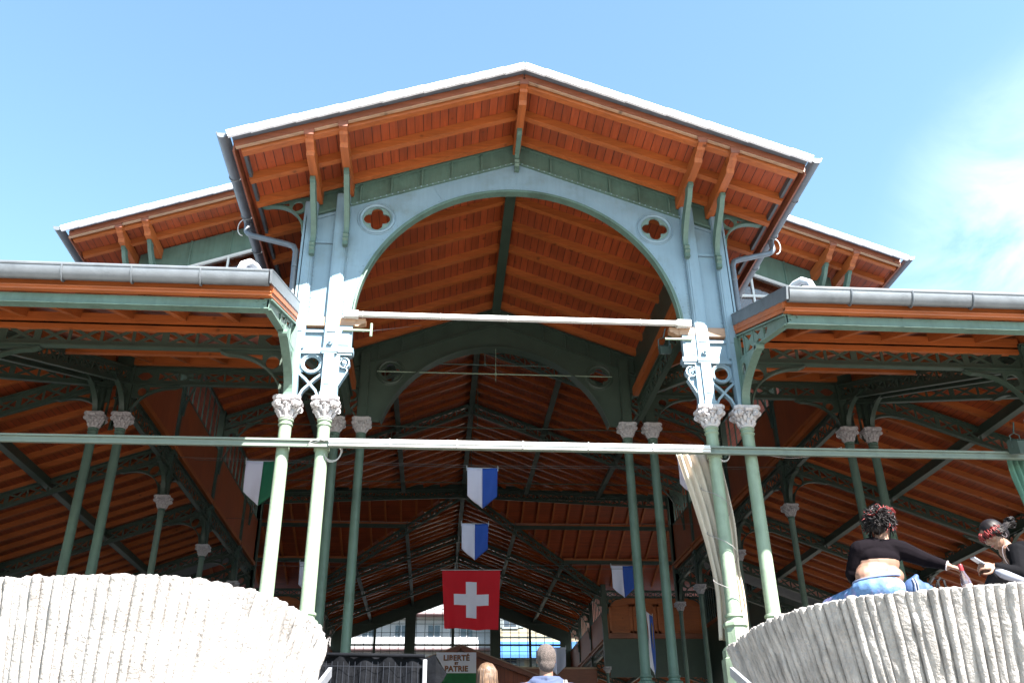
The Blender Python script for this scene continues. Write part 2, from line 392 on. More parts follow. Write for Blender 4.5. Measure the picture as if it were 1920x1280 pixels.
for y in (11.45, 12.15, 12.8, 13.75, 14.6, 15.45, 16.3, 17.15, 18.0, 18.75):
    raft_pair(y, pr, z_porch, EX-.06, .11, .15, WT_X)
# ridge beam + purlins with shaped ends
def purlin(x, zf, y0, y1, w, h, m_, parent, drop=.07, name='purlin', nose=True, cover=None):
    z = zf(x, 0)-drop
    r = MB(); r.plate([[(y0+.05, 0), (y1, 0), (y1, -h), (y0+.34, -h), (y0+.3, -h*.72), (y0+.2, -h*.62), (y0+.13, -h*.58), (y0+.1, -h*.42), (y0, -h*.38), (y0, -.04)]] if nose else [[(y0, 0), (y1, 0), (y1, -h), (y0, -h)]], (x, 0, z), (0, 1, 0), (0, 0, 1), w)
    o = H(r, name, m_, parent)
    if cover:
        c = MB(); c.beam((x, y0-.012, z-.0), (x, y0-.012, z-.1), w+.02, .02, up=(0, 1, 0)); c.beam((x, y0-.015, z+.012), (x, y0+.3, z+.012), w+.03, .015)
        H(c, 'end_cover', WT_D, o)
    return o
for x in (0, -3.45, -2.93, 2.93, 3.45):
    purlin(x, z_porch, 11.33, 12.98, .13, .24, WT_Y, pr, cover=True)
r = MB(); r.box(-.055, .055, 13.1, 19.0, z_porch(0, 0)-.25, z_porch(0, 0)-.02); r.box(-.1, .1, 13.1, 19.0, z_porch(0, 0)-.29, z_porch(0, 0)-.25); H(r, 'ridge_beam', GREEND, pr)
for s in (-1, 1):       # eaves: fascia board and shadow gap board
    r = MB(); r.beam((s*(EX+.03), YF-.04, z_porch(EX, 0)-.02), (s*(EX+.03), 19.2, z_porch(EX, 0)-.02), .03, .26); H(r, 'fascia', WT_D, pr)
    r = MB(); r.beam((s*(EX-.1), YF+.16, z_porch(EX-.1, 0)-.05), (s*(EX-.1), 19.2, z_porch(EX-.1, 0)-.05), .05, .1); H(r, 'eaves_batten', mat('dark_steel', (.05, .055, .06), .5), pr)
# roof hooks
for x in (-2.25, 2.55):
    r = MB(); z = z_porch(x, 0)+.27; r.tube([(x+.13*cos(a), 11.36+.05*sin(a), z+.05-.37*abs(x)/x*.13*cos(a)) for a in [2*pi*i/12 for i in range(13)]], .012, 5); r.tube([(x+.12, 11.36, z-.06), (x+.12, 11.36, z+.06)], .012, 5)
    H(r, 'roof_hook', WHITE, pr)

def half_gutter(mb, p, q, r=.11, brackets=.8, n=10):
    """half round gutter from p to q (points on its centre line at rim height)"""
    p = Vector(p); q = Vector(q); d = (q-p).normalized(); sd = d.cross(Vector((0, 0, 1))).normalized(); up = Vector((0, 0, 1))
    vs = []; fs = []
    for a in (p, q):
        for rr in (r, r-.012):
            for i in range(n+1):
                t = pi*i/n; vs.append(a+sd*(rr*cos(t))-up*(rr*sin(t)))
    m_ = n+1
    for i in range(n):
        fs.append((i, i+1, 2*m_+i+1, 2*m_+i)); fs.append((m_+i, 3*m_+i, 3*m_+i+1, m_+i+1))
    fs += [(0, m_, 3*m_, 2*m_)[::1], (n, 2*m_+n, 3*m_+n, m_+n)]
    mb.add(vs, fs)
    for a in (p, q):   # stop ends
        mb.add([a+sd*(r*cos(pi*i/n))-up*(r*sin(pi*i/n)) for i in range(m_)], [tuple(range(m_))])
    for s in (-1, 1): mb.tube([p+sd*r*s, q+sd*r*s], .013, 6)
    L_ = (q-p).length; k = int(L_/brackets)
    for i in range(1, k+1):
        a = p+d*(L_*i/(k+.5))
        mb.tube([a+sd*((r+.008)*cos(pi*j/8))-up*((r+.008)*sin(pi*j/8)) for j in range(9)], .013, 5)
    return mb
for s in (-1, 1):
    g = half_gutter(MB(), (s*(EX+.2), 11.2, z_porch(EX+.1, 0)+.12), (s*(EX+.2), 19.3, z_porch(EX+.1, 0)+.12), .09, 1.15)
    H(g, 'gutter', ZINC, pr, smooth='auto')
    # downpipe: swan neck from the gutter to the outer pilaster
    zt = z_porch(EX, 0)+.08
    pts = [(4.74, 13.5, zt), (4.74, 13.46, zt-.18), (4.73, 13.42, zt-.29), (4.68, 13.38, zt-.37), (4.6, 13.32, zt-.45), (3.92, 13.06, zt-.78), (3.8, 13.0, zt-.86), (3.75, 12.97, zt-.98), (3.73, 12.96, zt-1.9)]
    g = MB().tube([(s*a, b, c) for a, b, c in pts], .05, 12)
    for z in (zt-.12, zt-1.3): g.lathe([(.058, z), (.058, z+.03)], (s*4.74 if z > zt-.5 else s*3.74, 13.5 if z > zt-.5 else 12.965, 0), 12)
    H(g, 'downpipe', ZINC, HALL, smooth='auto')
    g = MB().tube([(s*(4.79+.1*sin(a)), 13.45, zt-.2+.17*cos(a)) for a in [pi*i/10 for i in range(11)]], .01, 5)
    H(g, 'overflow_pipe', WHITE, HALL, smooth=True)

# ------------------------------------------------------------------ portal frames (front and second row)
def quatrefoil(cx, cz, R, n=7):
    """outline of a four lobed opening"""
    pts = []; r = R*.46; d = R*.54
    for k in range(4):
        a = 90*k
        for i in range(n+1):
            t = radians(a-101+202*i/n)
            pts.append((cx+d*cos(radians(a))+r*cos(t), cz+d*sin(radians(a))+r*sin(t)))
    return pts
def portal(y, M1, M2, M3, zcap, front):
    fr = empty('portal_frame', (0, 0, 0), HALL)
    U, V = (1, 0, 0), (0, 0, 1)
    O = lambda yy: (0, yy, 0)
    zb = 7.2; R = 2.73; xin = 2.95
    zc = lambda x: 10.58-.37*abs(x)      # rake cornice
    a0 = 0 if front else 17
    zw = zb if front else zb+R*sin(radians(17))
    A = arc(0, zb, R, R, 180-a0, a0, 56)
    w_ = MB(); w_.plate([[(-xin, zw), (-xin, zc(xin)), (0, zc(0)), (xin, zc(xin)), (xin, zw)]+[(a, b) for a, b in A[::-1]],
                         circle(-2.44, 9.25, .27, 28), circle(2.44, 9.25, .27, 28)], O(y), U, V, .03)
    # thin joint lines between the sheets
    for a in (62, 90, 118):
        c_, s_ = cos(radians(a)), sin(radians(a)); r2 = R+.02
        r3 = (zc(0)-zb)/(s_+.37*abs(c_))
        w_.beam((c_*r2, y-.017, zb+s_*r2), (c_*r3, y-.017, zb+s_*r3), .008, .006, up=(0, 1, 0))
    H(w_, 'arch_web', M1, fr)
    f = MB(); f.strip([(a*(1.0), b) for a, b in arc(0, zb, R-.012, R-.012, 180-a0, a0, 56)], O(y+.0), U, V, .15 if front else .3, .024)
    f.strip(arc(0, zb, R+.035, R+.035, 180-a0, a0, 56), O(y-.025), U, V, .024, .03)
    H(f, 'arch_rim', M2, fr)
    for s in (-1, 1):
        q = MB(); q.plate([circle(s*2.44, 9.25, .275, 28), quatrefoil(s*2.44, 9.25, .228)], O(y+.004), U, V, .026)
        q.strip(quatrefoil(s*2.44, 9.25, .236)+[quatrefoil(s*2.44, 9.25, .236)[0]], O(y-.012), U, V, .012, .012)
        H(q, 'quatrefoil_disk', M2 if not front else mat('disk_paint', (.14, .205, .19), .45, vary=.08, streak=.15), fr)
        q = MB()
        for rr, t in ((.325, .02), (.28, .045)):
            q.tube([(s*2.44+rr*cos(a), y-.018, 9.25+rr*sin(a)) for a in [2*pi*i/28 for i in range(29)]], t*.75, 6)
        H(q, 'rosette_ring', M1, fr, smooth='auto')
    # raked band with upright ribs over the arch
    bnd = MB()
    for s in (-1, 1):
        bnd.plate([[(0, zc(0)+.03), (s*3.58, zc(3.58)+.03), (s*3.58, zc(3.58)+.42), (0, zc(0)+.42)]], O(y+.03), U, V, .02)
    H(bnd, 'gable_band', M2, fr)
    rb = MB()
    for s in (-1, 1):
        rb.beam((0, y-.01, zc(0)), (s*3.6, y-.01, zc(3.6)), .1, .035)
        rb.beam((0, y+.0, zc(0)+.43), (s*3.6, y+.0, zc(3.6)+.43), .08, .04)
        for i in range(6):
            x = s*(.1+i*.53); 
            if i: rb.beam((x, y+.0, zc(x)+.02), (x, y+.0, zc(x)+.43), .05, .03, up=(1, 0, 0))
    H(rb, 'band_ribs', M2, fr)
    # pilasters, panels, wood band
    for s in (-1, 1):
        for xa, xb, main in ((2.93, 3.13, True), (3.46, 3.66, False)):
            p = MB(); zt = zc(xb)+.28; zs = 6.66 if front else 8.05
            p.box(s*xa, s*xb, y-.1, y+.06, zs, zt)
            p.box(s*(xa-.015), s*(xb+.015), y-.075, y+.05, zs+.02, zt-.01)
            p.box(s*(xa+.03), s*(xb-.03), y-.112, y-.09, zs+.3, zt-.3)
            if front and main:
                p.box(s*(xa-.03), s*(xb+.03), y-.13, y+.06, 6.60, 6.66); p.box(s*(xa-.02), s*(xb+.02), y-.12, y+.06, 6.57, 6.6)
                p.box(s*(xa+.02), s*(xb-.02), y-.115, y+.02, zcap+.12, 6.57); p.box(s*(xa+.005), s*(xb-.005), y-.125, y+.03, zcap+.0, zcap+.12); p.box(s*(xa+.06), s*(xb-.06), y-.125, y-.1, zcap+.25, 6.45)
            elif front:
                p.box(s*(xa+.02), s*(xb-.02), y-.1, y+.05, zcap, 6.66); p.box(s*(xb-.045), s*(xb+.005), y-.112, y+.064, zcap+.002, zt-.3)
            o = H(p, 'pilaster', M3, fr)
            if front and main:
                b_ = MB(); b_.tube([(s*(xa+xb)/2, y-.15, 6.76), (s*(xa+xb)/2, y-.1, 6.76)], .045, 14); b_.ball((s*(xa+xb)/2, y-.155, 6.76), .022)
                H(b_, 'boss', M3, o, smooth='auto')
        p = MB()
        for z0, z1 in ((6.66, 7.06), (7.26, 8.7), (8.74, 9.2)):
            if front or z0 > 8: p.box(s*3.13, s*3.46, y+.0, y+.03, max(z0, 8.85 if not front and z0 < 8.8 else z0), z1) if front or z0 > 8.72 else None
        p.plate([[(s*3.13, 9.2), (s*3.46, 9.2), (s*3.46, zc(3.46)), (s*3.13, zc(3.13))]], O(y+.015), U, V, .03)
        if front:
            for z in (6.68, 7.0, 8.72): p.box(s*3.13, s*3.46, y-.04, y+.02, z-.02, z+.02)
        p.beam((s*3.13, y-.01, 9.34), (s*3.46, y-.01, 9.22), .05, .04)
        H(p, 'side_panel', M1, fr)
        if front:
            p = MB(); p.box(s*3.13, s*3.46, y-.05, y+.05, 7.1, 7.26)
            H(p, 'wood_band', WT_E, fr)
            p = MB(); p.box(s*2.66, s*2.94, y-.08, y+.07, 7.1, 7.24)
            p.plate([[(0, 0), (s*.16, 0), (s*.16, -.14), (s*.12, -.14), (s*.06, -.1), (0, -.08)]], (s*2.5, y, 7.24), U, V, .13)
            H(p, 'wood_corbel', WT_E, fr)
        # impost block and volute on the inside
        p = MB(); p.box(s*2.7, s*2.94, y-.07, y+.05, 6.68, 7.1); p.box(s*2.66, s*2.95, y-.1, y+.06, 6.6, 6.68); p.box(s*2.68, s*2.95, y-.085, y+.055, 6.56, 6.6); p.box(s*2.74, s*2.9, y-.08, y-.06, 6.74, 7.03)
        if front: H(p, 'impost', M3, fr)
        p = MB()
        sp = []
        for i in range(24):
            a = radians(215+i*27); rr = .02+.085*i/23
            sp.append((s*(2.8-rr*cos(a)), 6.43+rr*sin(a)))
        n_ = len(sp)
        sp += [(s*2.73, 6.3), (s*2.8, 6.17), (s*2.87, 6.03), (s*2.885, 5.93), (s*2.85, 5.84)]
        p.strip(sp, O(y), U, V, .12, .022); p.ball((s*2.8, y-.05, 6.43), .03); p.ball((s*2.8, y+.0, 6.43), .1, 12, (1, .15, 1))
        p.plate([[(s*2.95, 6.5), (s*2.95, 5.82), (s*2.86, 5.84), (s*2.89, 5.95), (s*2.82, 6.15), (s*2.76, 6.3), (s*2.85, 6.5)], [(s*2.92, 6.3), (s*2.92, 6.12), (s*2.85, 6.26)]], O(y+.01), U, V, .04)
        p.box(s*2.86, s*2.96, y-.08, y+.05, 5.8, 6.56)
        if front: H(p, 'volute', M3, fr)
        # tracery between the two columns
        p = MB(); cx = s*3.3; z0 = 5.8; z1 = 6.62; hw = .2
        if not front: z0 = 8.05; z1 = 8.85
        def arcp(cxx, czz, rx, rz, a0, a1, n=12): return arc(cxx, czz, rx, rz, a0, a1, n)
        p.tube([(cx+.135*cos(a), y-.0, z1-.19+.135*sin(a)) for a in [2*pi*i/20 for i in range(21)]], .025, 6)
        p.strip(arc(cx, z1-.19, .155, .155, 0, 360, 24), O(y), U, V, .07, .028)
        for d_ in (-1, 1):
            p.strip([(cx+d_*hw, z1-.33), (cx+d_*.16, z1-.39), (cx+d_*.07, z1-.47), (cx, z1-.55), (cx-d_*.1, z1-.66), (cx-d_*.14, z1-.76), (cx-d_*.16, z0)], O(y+.001*d_), U, V, .09, .036)
            p.plate([[(cx+d_*.25, z1-.34), (cx+d_*.25, z1-.02), (cx+d_*.08, z1-.02), (cx+d_*.155, z1-.1), (cx+d_*.17, z1-.22), (cx+d_*.12, z1-.33)], [(cx+d_*.235, z1-.04), (cx+d_*.15, z1-.04), (cx+d_*.2, z1-.12)]], O(y+.01), U, V, .03)
        p.box(cx-hw, cx+hw, y-.06, y+.06, z1-.03, z1+.03)
        H(p, 'tracery', M3, fr, smooth='auto')
        if not front:   # stub pilasters from the high capital
            pass
    return fr
def cdir(): pass
FRT = portal(13.0, PANEL, GREEN, PANEL, 5.78, True)
# rivets on the front
r = MB()
def riv(x, z, y=12.975, k=.011): r.lathe([(k, 0), (k*.5, k*.8)], (0, 0, 0), 5); 
def rivet(mb, x, y, z, k=.012):
    mb.add([(x-k, y, z-k), (x+k, y, z-k), (x+k, y, z+k), (x-k, y, z+k), (x, y-k, z)], [(0, 1, 4), (1, 2, 4), (2, 3, 4), (3, 0, 4)])
r = MB()
for s in (-1, 1):
    for i in range(38): rivet(r, s*2.885, 12.983, 7.35+i*.058)
    for i in range(22): rivet(r, s*3.16, 12.998, 7.3+i*.085)
    for i in range(22): rivet(r, s*3.43, 12.998, 7.3+i*.085)
    for i in range(30): x = s*(.1+i*.1); rivet(r, x, 12.94, 10.58-.37*abs(x), .012)
for i in range(70):
    a = radians(2+176*i/69); rivet(r, 2.83*cos(a), 12.983, 7.2+2.83*sin(a), .009)
H(r, 'rivets', PANEL, FRT, kind='stuff')
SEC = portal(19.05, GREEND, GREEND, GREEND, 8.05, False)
# front columns
for s in (-1, 1):
    for x, col_ in ((3.02, True), (3.6, False)): column(s*x, 13, 5.8, collar=col_)
    for x in (8.6, 9.17, 14.3, 14.9): column(s*x, 13, 5.8)
    for x in (3.02, 3.6, 8.25, 8.82): column(s*x, 19.05, 8.05, mat_=GREEN)
    for y in (19.05,): column(s*14.6, y, 6.25, mat_=GREEN)
    for y in (23.85, 28.65, 33.45, 36.5, 53.5, 58.3, 63.1, 67.9): column(s*8.54, y, 7.75, mat_=GREEN, r=.085)
    for y in (23.85, 28.65, 33.45, 36.5, 53.5, 58.3, 63.1, 67.9): column(s*14.6, y, 6.25, mat_=GREEN, r=.085)

# curved brackets that carry the porch purlins
def sbracket(x, y, ztop, zbot, proj, M_, parent, w=.085):
    p = MB(); h = ztop-zbot
    out = []
    n = 12
    for i in range(n+1):
        t = i/n; out.append((-proj*(1-t)**2.1-.06, ztop-.09-(h-.35)*t**.75))
    out = [(-proj-.1, ztop), (-proj-.1, ztop-.07), (-proj-.04, ztop-.09)]+out[1:]
    out += [(-.09, zbot+.24), (-.12, zbot+.2), (-.09, zbot+.16), (-.12, zbot+.12), (-.08, zbot+.08), (-.09, zbot), (0, zbot), (0, zbot+h*.45)]
    inn = [(-proj*(1-i/n)**2.0*.9, ztop-.02-(h*.5)*(i/n)**.8) for i in range(n, -1, -1)]
    out += [(0, ztop-h*.5)]+inn[1:-1]+[(-proj+.12, ztop)]
    p.plate([out], (x, y, 0), (0, 1, 0), (0, 0, 1), w)
    return H(p, 'purlin_bracket', M_, parent)
for x in (2.93, 3.47):
    for s in (-1, 1): sbracket(s*x, 12.9, z_porch(x, 0)-.31, z_porch(x, 0)-1.42, .62, GREEN, FRT)
sbracket(0, 12.97, z_porch(0, 0)-.31, z_porch(0, 0)-.52-.2, .62, GREEN, FRT)
for s in (-1, 1):       # side brackets under the eaves
    p = MB(); bracket(p, (s*3.62, 13, 9.66-.37*.0), (s, 0, 0), .72, .72, .04, .1)
    for i, a in enumerate(p.v): p.v[i] = Vector((a.x, a.y, a.z-.25*(abs(a.x)-3.62)))
    H(p, 'eaves_bracket', GREEN, FRT)

# ------------------------------------------------------------------ porch sides (between the two frames)
for s in (-1, 1):
    p = MB(); p.box(s*3.3, s*3.36, 13.1, 18.95, 8.95, z_porch(3.3, 0)-.02); H(p, 'side_sheet', GREEND)
    p = MB(); p.box(s*3.2, s*3.42, 13.1, 18.95, 8.75, 8.95); H(p, 'wall_plate', WT_Y)
    p = MB(); lattice(p, (s*3.31, 13.12, 8.6), (s*3.31, 18.9, 8.6), .5, .45); H(p, 'girder', GREEND)

# ------------------------------------------------------------------ lean-to roof around the nave
def lean_piece(s):
    rt = empty('lean_to_roof', (0, 0, 0), HALL)
    xi = 3.62; YE = 10.9
    P = [(s*xi, YE), (s*16.69, YE), (s*8.54, 19.05), (s*xi, 19.05)]
    H(MB().slab(P, z_lean, 0, .045), 'ceiling_boards', WB_X, rt)
    H(MB().slab([(s*xi, YE-.07), (s*16.76, YE-.07), (s*8.54, 19.05), (s*xi, 19.05)], z_lean, .05, .2), 'roof_covering', SLATE, rt)
    Q = [(s*16.69, YE), (s*16.69, 34.8), (s*8.54, 34.8), (s*8.54, 19.05)]
    H(MB().slab(Q, z_aisle, 0, .045), 'ceiling_boards', WB_Y, rt)
    H(MB().slab([(s*16.76, YE-.07), (s*16.76, 36.4), (s*8.54, 36.4), (s*8.54, 19.05)], z_aisle, .05, .2), 'roof_covering', SLATE, rt)
    Q = [(s*16.69, 53.6), (s*16.69, 69), (s*8.54, 69), (s*8.54, 53.6)]
    H(MB().slab(Q, z_aisle, 0, .045), 'ceiling_boards', WB_Y, rt)
    H(MB().slab(Q, z_aisle, .05, .2), 'roof_covering', SLATE, rt)
    # rafters, front part (run front to back) and aisle part (run across)
    x = xi+.1
    while x < 15.6:
        y1 = 18.95 if x < 8.54 else 18.95-(x-8.54)
        r = MB().beam((s*x, YE+.05, z_lean(0, YE+.05)-.08), (s*x, y1, z_lean(0, y1)-.08), .1, .16); H(r, 'rafter', WT_Y, rt); x += .82
    y = 12.6
    while y < 69:
        if not 34.5 < y < 53.8:
            xa = 8.66 if y > 19.05 else 8.66+(19.05-y)
            r = MB().beam((s*xa, y, z_aisle(xa, 0)-.08), (s*16.35, y, z_aisle(16.35, 0)-.08), .1, .16); H(r, 'rafter', WT_X, rt)
        y += .76
    # purlins
    for k, off in enumerate((3.05, 6.06)):
        g = MB(); zz = z_aisle(8.54+off, 0)-.17
        g.box(s*(8.54+off)-.06, s*(8.54+off)+.06, 19.05-off, 34.7, zz-.22, zz); g.box(s*(8.54+off)-.1, s*(8.54+off)+.1, 19.05-off, 34.7, zz-.25, zz-.22)
        H(g, 'purlin', GREEND, rt)
        g = MB(); g.box(s*(8.54+off), s*(xi+.05), 19.05-off-.05, 19.05-off+.05, zz-.2, zz)
        H(g, 'purlin', WT_X, rt)
        g = MB(); g.box(s*(8.54+off)-.06, s*(8.54+off)+.06, 53.6, 68.9, zz-.25, zz)
        H(g, 'purlin', GREEND, rt)
    # hip girder
    g = MB(); lattice(g, (s*8.6, 18.98, 9.1), (s*14.5, 13.08, 6.95), .42); H(g, 'hip_girder', GREEND, rt)
    g = MB(); g.beam((s*8.6, 18.98, 9.2), (s*16.3, 11.28, 6.6), .12, .2); H(g, 'hip_rafter', WT_X, rt)
    # eaves: green angle beam, fascia boards, gutter, verge
    ze = z_lean(0, YE)
    g = MB(); g.box(s*(xi+.0), s*16.6, YE, YE+.02, ze-.31, ze-.17); g.box(s*(xi+.0), s*16.6, YE-.03, YE+.12, ze-.325, ze-.31)
    for k in range(2): g.tube([(s*(xi+.07+.1*k), YE-.02, ze-.24+.04*k), (s*(xi+.07+.1*k), YE, ze-.24+.04*k)], .014, 8)
    H(g, 'eaves_beam', GREEN, rt)
    g = MB(); g.box(s*(xi+.0), s*16.69, YE-.07, YE-.02, ze-.1, ze+.02); H(g, 'fascia', WT_X, rt)
    g = MB(); g.box(s*(xi-.03), s*16.69, YE-.1, YE-.02, ze-.16, ze-.1); g.box(s*(xi-.03), s*16.69, YE-.12, YE-.02, ze-.125, ze-.105); H(g, 'fascia_moulding', WT_X, rt)
    g = half_gutter(MB(), (s*(xi+.0), YE-.19, ze+.12), (s*16.7, YE-.19, ze+.12), .105, .92)
    for i, a in enumerate(g.v):
        if a.z < ze+.115: g.v[i] = Vector((a.x, a.y, ze+.12-(ze+.12-a.z)*1.75))
    H(g, 'gutter', ZINC, rt, smooth='auto')
    g = MB(); g.box(s*(xi+.2), s*16.7, YE-.28, YE-.0, ze+.135, ze+.155); H(g, 'eaves_flashing', SLATE, rt)
    # verge beside the porch: slate border, barge board, cantilever girder, curved strut
    g = MB()
    for i in range(10):
        ya = YE-.28+i*.243; yb = ya+.245
        g.beam((s*(xi-.035), ya, z_lean(0, ya)+.13+.008), (s*(xi-.035), yb, z_lean(0, yb)+.13-.004), .03, .19)
    g.beam((s*(xi-.02), YE-.28, z_lean(0, YE-.28)+.235), (s*(xi-.02), 13.1, z_lean(0, 13.1)+.235), .07, .016)
    H(g, 'verge_slates', ZINC, rt)
    g = MB().beam((s*(xi-.02), YE-.06, z_lean(0, YE-.06)-.0), (s*(xi-.02), 12.98, z_lean(0, 12.98)-.0), .04, .12)
    g.beam((s*(xi-.01), YE-.04, z_lean(0, YE-.04)-.09), (s*(xi-.01), 12.98, z_lean(0, 12.98)-.09), .03, .07); H(g, 'barge_board', WT_Y, rt)
    def cantilever(x):
        g = MB(); T = lambda y: z_lean(0, y)-.17
        Bm = lambda y: 6.62-.16*(12.95-y) if y > 11.95 else 6.46-(6.46-(ze-.32))*(11.95-y)/(11.95-YE)
        wo = [(y, T(y)) for y in (YE, 12.98)]+[(y, Bm(y)) for y in (12.98, 12.4, 11.95, YE)]
        def hole(y0, y1, f=.07):
            return [(y0, Bm(y0)+f), (y1, Bm(y1)+f), (y1, T(y1)-f), (y0, T(y0)-f)]
        def tri(y0, y1, k, f=.055):
            c = (y0+y1)/2; m_ = (T(c)+Bm(c))/2
            return [[(y0+.04, Bm(y0)+f), (y1-.04, Bm(y1)+f), (c, m_-.03)], [(y0+.04, T(y0)-f), (c, m_+.03), (y1-.04, T(y1)-f)]][k]
        hs = [[(12.86, Bm(12.9)+.09), (12.86, T(12.9)-.1), (12.74, T(12.8)-.05), (12.66, 6.85), (12.74, Bm(12.8)+.06)],
              tri(12.25, 12.62, 0), tri(12.25, 12.62, 1), tri(11.85, 12.22, 0, .045), tri(11.85, 12.22, 1, .045), [(11.62, 6.56), (11.7, 6.49), (11.8, 6.53), (11.8, T(11.8)-.05), (11.7, T(11.7)-.05)]]
        g.plate([wo]+hs, (x, 0, 0), (0, 1, 0), (0, 0, 1), .022)
        g.strip([(YE, T(YE)), (12.98, T(12.98))], (x, 0, 0), (0, 1, 0), (0, 0, 1), .11, .025)
        g.strip([(y, Bm(y)) for y in (YE, 11.4, 11.95, 12.4, 12.98)], (x, 0, 0), (0, 1, 0), (0, 0, 1), .11, .025)
        for y in (11.8, 12.235, 12.64): g.beam((x+.0, y, Bm(y)), (x+.0, y, T(y)), .04, .05, up=(0, 1, 0))
        return g
    H(cantilever(s*(xi+.02)), 'cantilever_girder', GREEN, rt)
    def strut(x):
        g = MB(); n = 12
        cur = [(12.88-.92*(i/n)**2.3, 5.8+.62*(i/n)**.85) for i in range(n+1)]
        g.strip(cur, (x, 0, 0), (0, 1, 0), (0, 0, 1), .13, .05)
        g.tube([(x-.065, 11.98, 6.42), (x+.065, 11.98, 6.42)], .06, 12)
        g.plate([cur[2:]+[(12.1, 6.5), (12.9, 6.62), (12.98, 6.62), (12.98, 5.8)], circle(12.72, 6.4, .1, 12), [(12.9, 6.2), (12.84, 6.2), (12.9, 5.98)]], (x, 0, 0), (0, 1, 0), (0, 0, 1), .024)
        g.box(x-.045, x+.045, 12.885, 13.0, 5.81, 7.05)
        return g
    H(strut(s*3.6), 'eaves_strut', GREEN, rt)
    for x in (8.6, 9.17, 14.3, 14.9): H(cantilever(s*(x+.001)), 'cantilever_girder', GREEN, rt)
    for x in (8.6, 9.17, 14.3, 14.9): H(strut(s*x), 'eaves_strut', GREEN, rt)
    # white vent elbow on the roof edge
    ex = s*(xi+.36)
    g = MB().tube([(ex-s*.26, 11.3, ze+.34), (ex-s*.16, 11.15, ze+.34), (ex-s*.08, 11.0, ze+.42), (ex-s*.02, 10.9, ze+.42), (ex+s*.04, 10.8, ze+.32), (ex+s*.07, 10.74, ze+.12)], .055, 14); H(g, 'outlet_elbow', mat('bright_zinc', (.5, .52, .56), .35, metal=.3), rt, smooth='auto')
    # front girder with brackets, second-row girder, cross girders
    for xa, xb in ((3.66, 8.54), (9.23, 14.24)):
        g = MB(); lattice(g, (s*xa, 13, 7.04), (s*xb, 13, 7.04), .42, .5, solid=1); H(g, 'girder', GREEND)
        for xx, d in ((xa, 1), (xb, -1)):
            g = MB(); bracket(g, (s*xx, 13, 6.62), (s*d, 0, 0), .95, .84); H(g, 'girder_bracket', GREEND)
        g = MB(); g.box(s*xa, s*xb, 12.93, 13.07, 7.07, 7.2); H(g, 'wall_plate', WT_X)
    for xa, xb in ((3.66, 8.19),):
        g = MB(); lattice(g, (s*xa, 19.05, 9.22), (s*xb, 19.05, 9.22), .43, .5, solid=1); H(g, 'girder', GREEND)
        for xx, d in ((xa, 1), (xb, -1)):
            g = MB(); bracket(g, (s*xx, 19.05, 8.79), (s*d, 0, 0), .95, .75); H(g, 'girder_bracket', GREEND)
        g = MB(); g.box(s*xa, s*xb, 18.9, 18.98, 9.24, 9.46); H(g, 'wall_plate', WT_X)
    for x in (8.25, 8.82, 3.6):
        g = MB(); lattice(g, (s*(x+(.35 if x > 4 else 0)), 13.06, 7.08), (s*x, 18.98, 9.2), .42, .5); H(g, 'cross_girder', GREEND)
    for x in (8.25, 8.82):
        for a_ in (((s*x, 18.98, 8.62), (0, -1, 0), .9, .6), ((s*(x+.35), 13.06, 6.6), (0, 1, 0), .9, .75)): g = MB(); bracket(g, *a_); H(g, 'girder_bracket', GREEND)
        for a_ in ((18.97, 19.13, 8.05, 9.3), (12.93, 13.07, 5.82, 7.1)): g = MB(); xx = s*(x+(.35 if a_[0] < 15 else 0)); g.box(xx-.09, xx+.09, *a_); H(g, 'column_head', GREEND)
    g = MB(); g.box(s*14.2, s*14.95, 12.9, 13.1, 5.82, 7.1); H(g, 'column_head', GREEND)
    # aisle: sloping cross girders at every column
    for y in (19.12, 23.85, 28.65, 33.45, 36.45, 53.6, 58.3, 63.1, 67.85):
        g = MB(); lattice(g, (s*8.6, y, z_aisle(8.6, 0)-.2), (s*14.5, y, z_aisle(14.5, 0)-.2), .46, .52)
        bracket(g, (s*8.63, y, z_aisle(8.6, 0)-.7), (s, 0, -.3), 1.1, .95); bracket(g, (s*14.5, y, z_aisle(14.5, 0)-.66), (-s, 0, .3), 1.0, .5)
        H(g, 'cross_girder', GREEND)
        g = MB(); g.box(s*8.54-.1, s*8.54+.1, y-.09, y+.09, 7.75, 12.3); g.box(s*8.54-.15, s*8.54+.15, y-.13, y+.13, 8.9, 9.0)
        if y != 19.12: H(g, 'column_head', GREEND)
        g = MB(); g.box(s*14.6-.09, s*14.6+.09, y-.09, y+.09, 6.25, 7.6); H(g, 'column_head', GREEND)
    # long girders along the nave side and the outer side
    ys = [19.2, 23.75, 28.55, 33.35, 36.4]
    yy = [(a+.1 if i else a, b) for i, (a, b) in enumerate(zip(ys[:-1], ys[1:]))]+[(53.7, 58.2), (58.4, 63.0), (63.2, 67.8)]
    for a, b in yy:
        g = MB(); lattice(g, (s*8.54, a, 9.02), (s*8.54, b, 9.02), .5, .5)
        bracket(g, (s*8.54, a, 8.52), (0, 1, 0), .8, .72); bracket(g, (s*8.54, b, 8.52), (0, -1, 0), .8, .72); H(g, 'nave_girder', GREEND)
        g = MB(); lattice(g, (s*14.6, a, 7.35), (s*14.6, b, 7.35), .45, .5)
        bracket(g, (s*14.6, a, 6.9), (0, 1, 0), .8, .6); bracket(g, (s*14.6, b, 6.9), (0, -1, 0), .8, .6); H(g, 'aisle_girder', GREEND)
        g = MB(); g.box(s*8.54-.13, s*8.54+.13, a, b, 9.06, 9.2); g.box(s*8.54-.2, s*8.54+.02, a, b, 9.2, 9.27); H(g, 'clerestory_sill', WT_Y)
        g = MB(); g.box(s*8.54-.03, s*8.54+.03, a, b, 9.27, 10.85); H(g, 'clerestory_boards', WB_Z)
        g = MB()
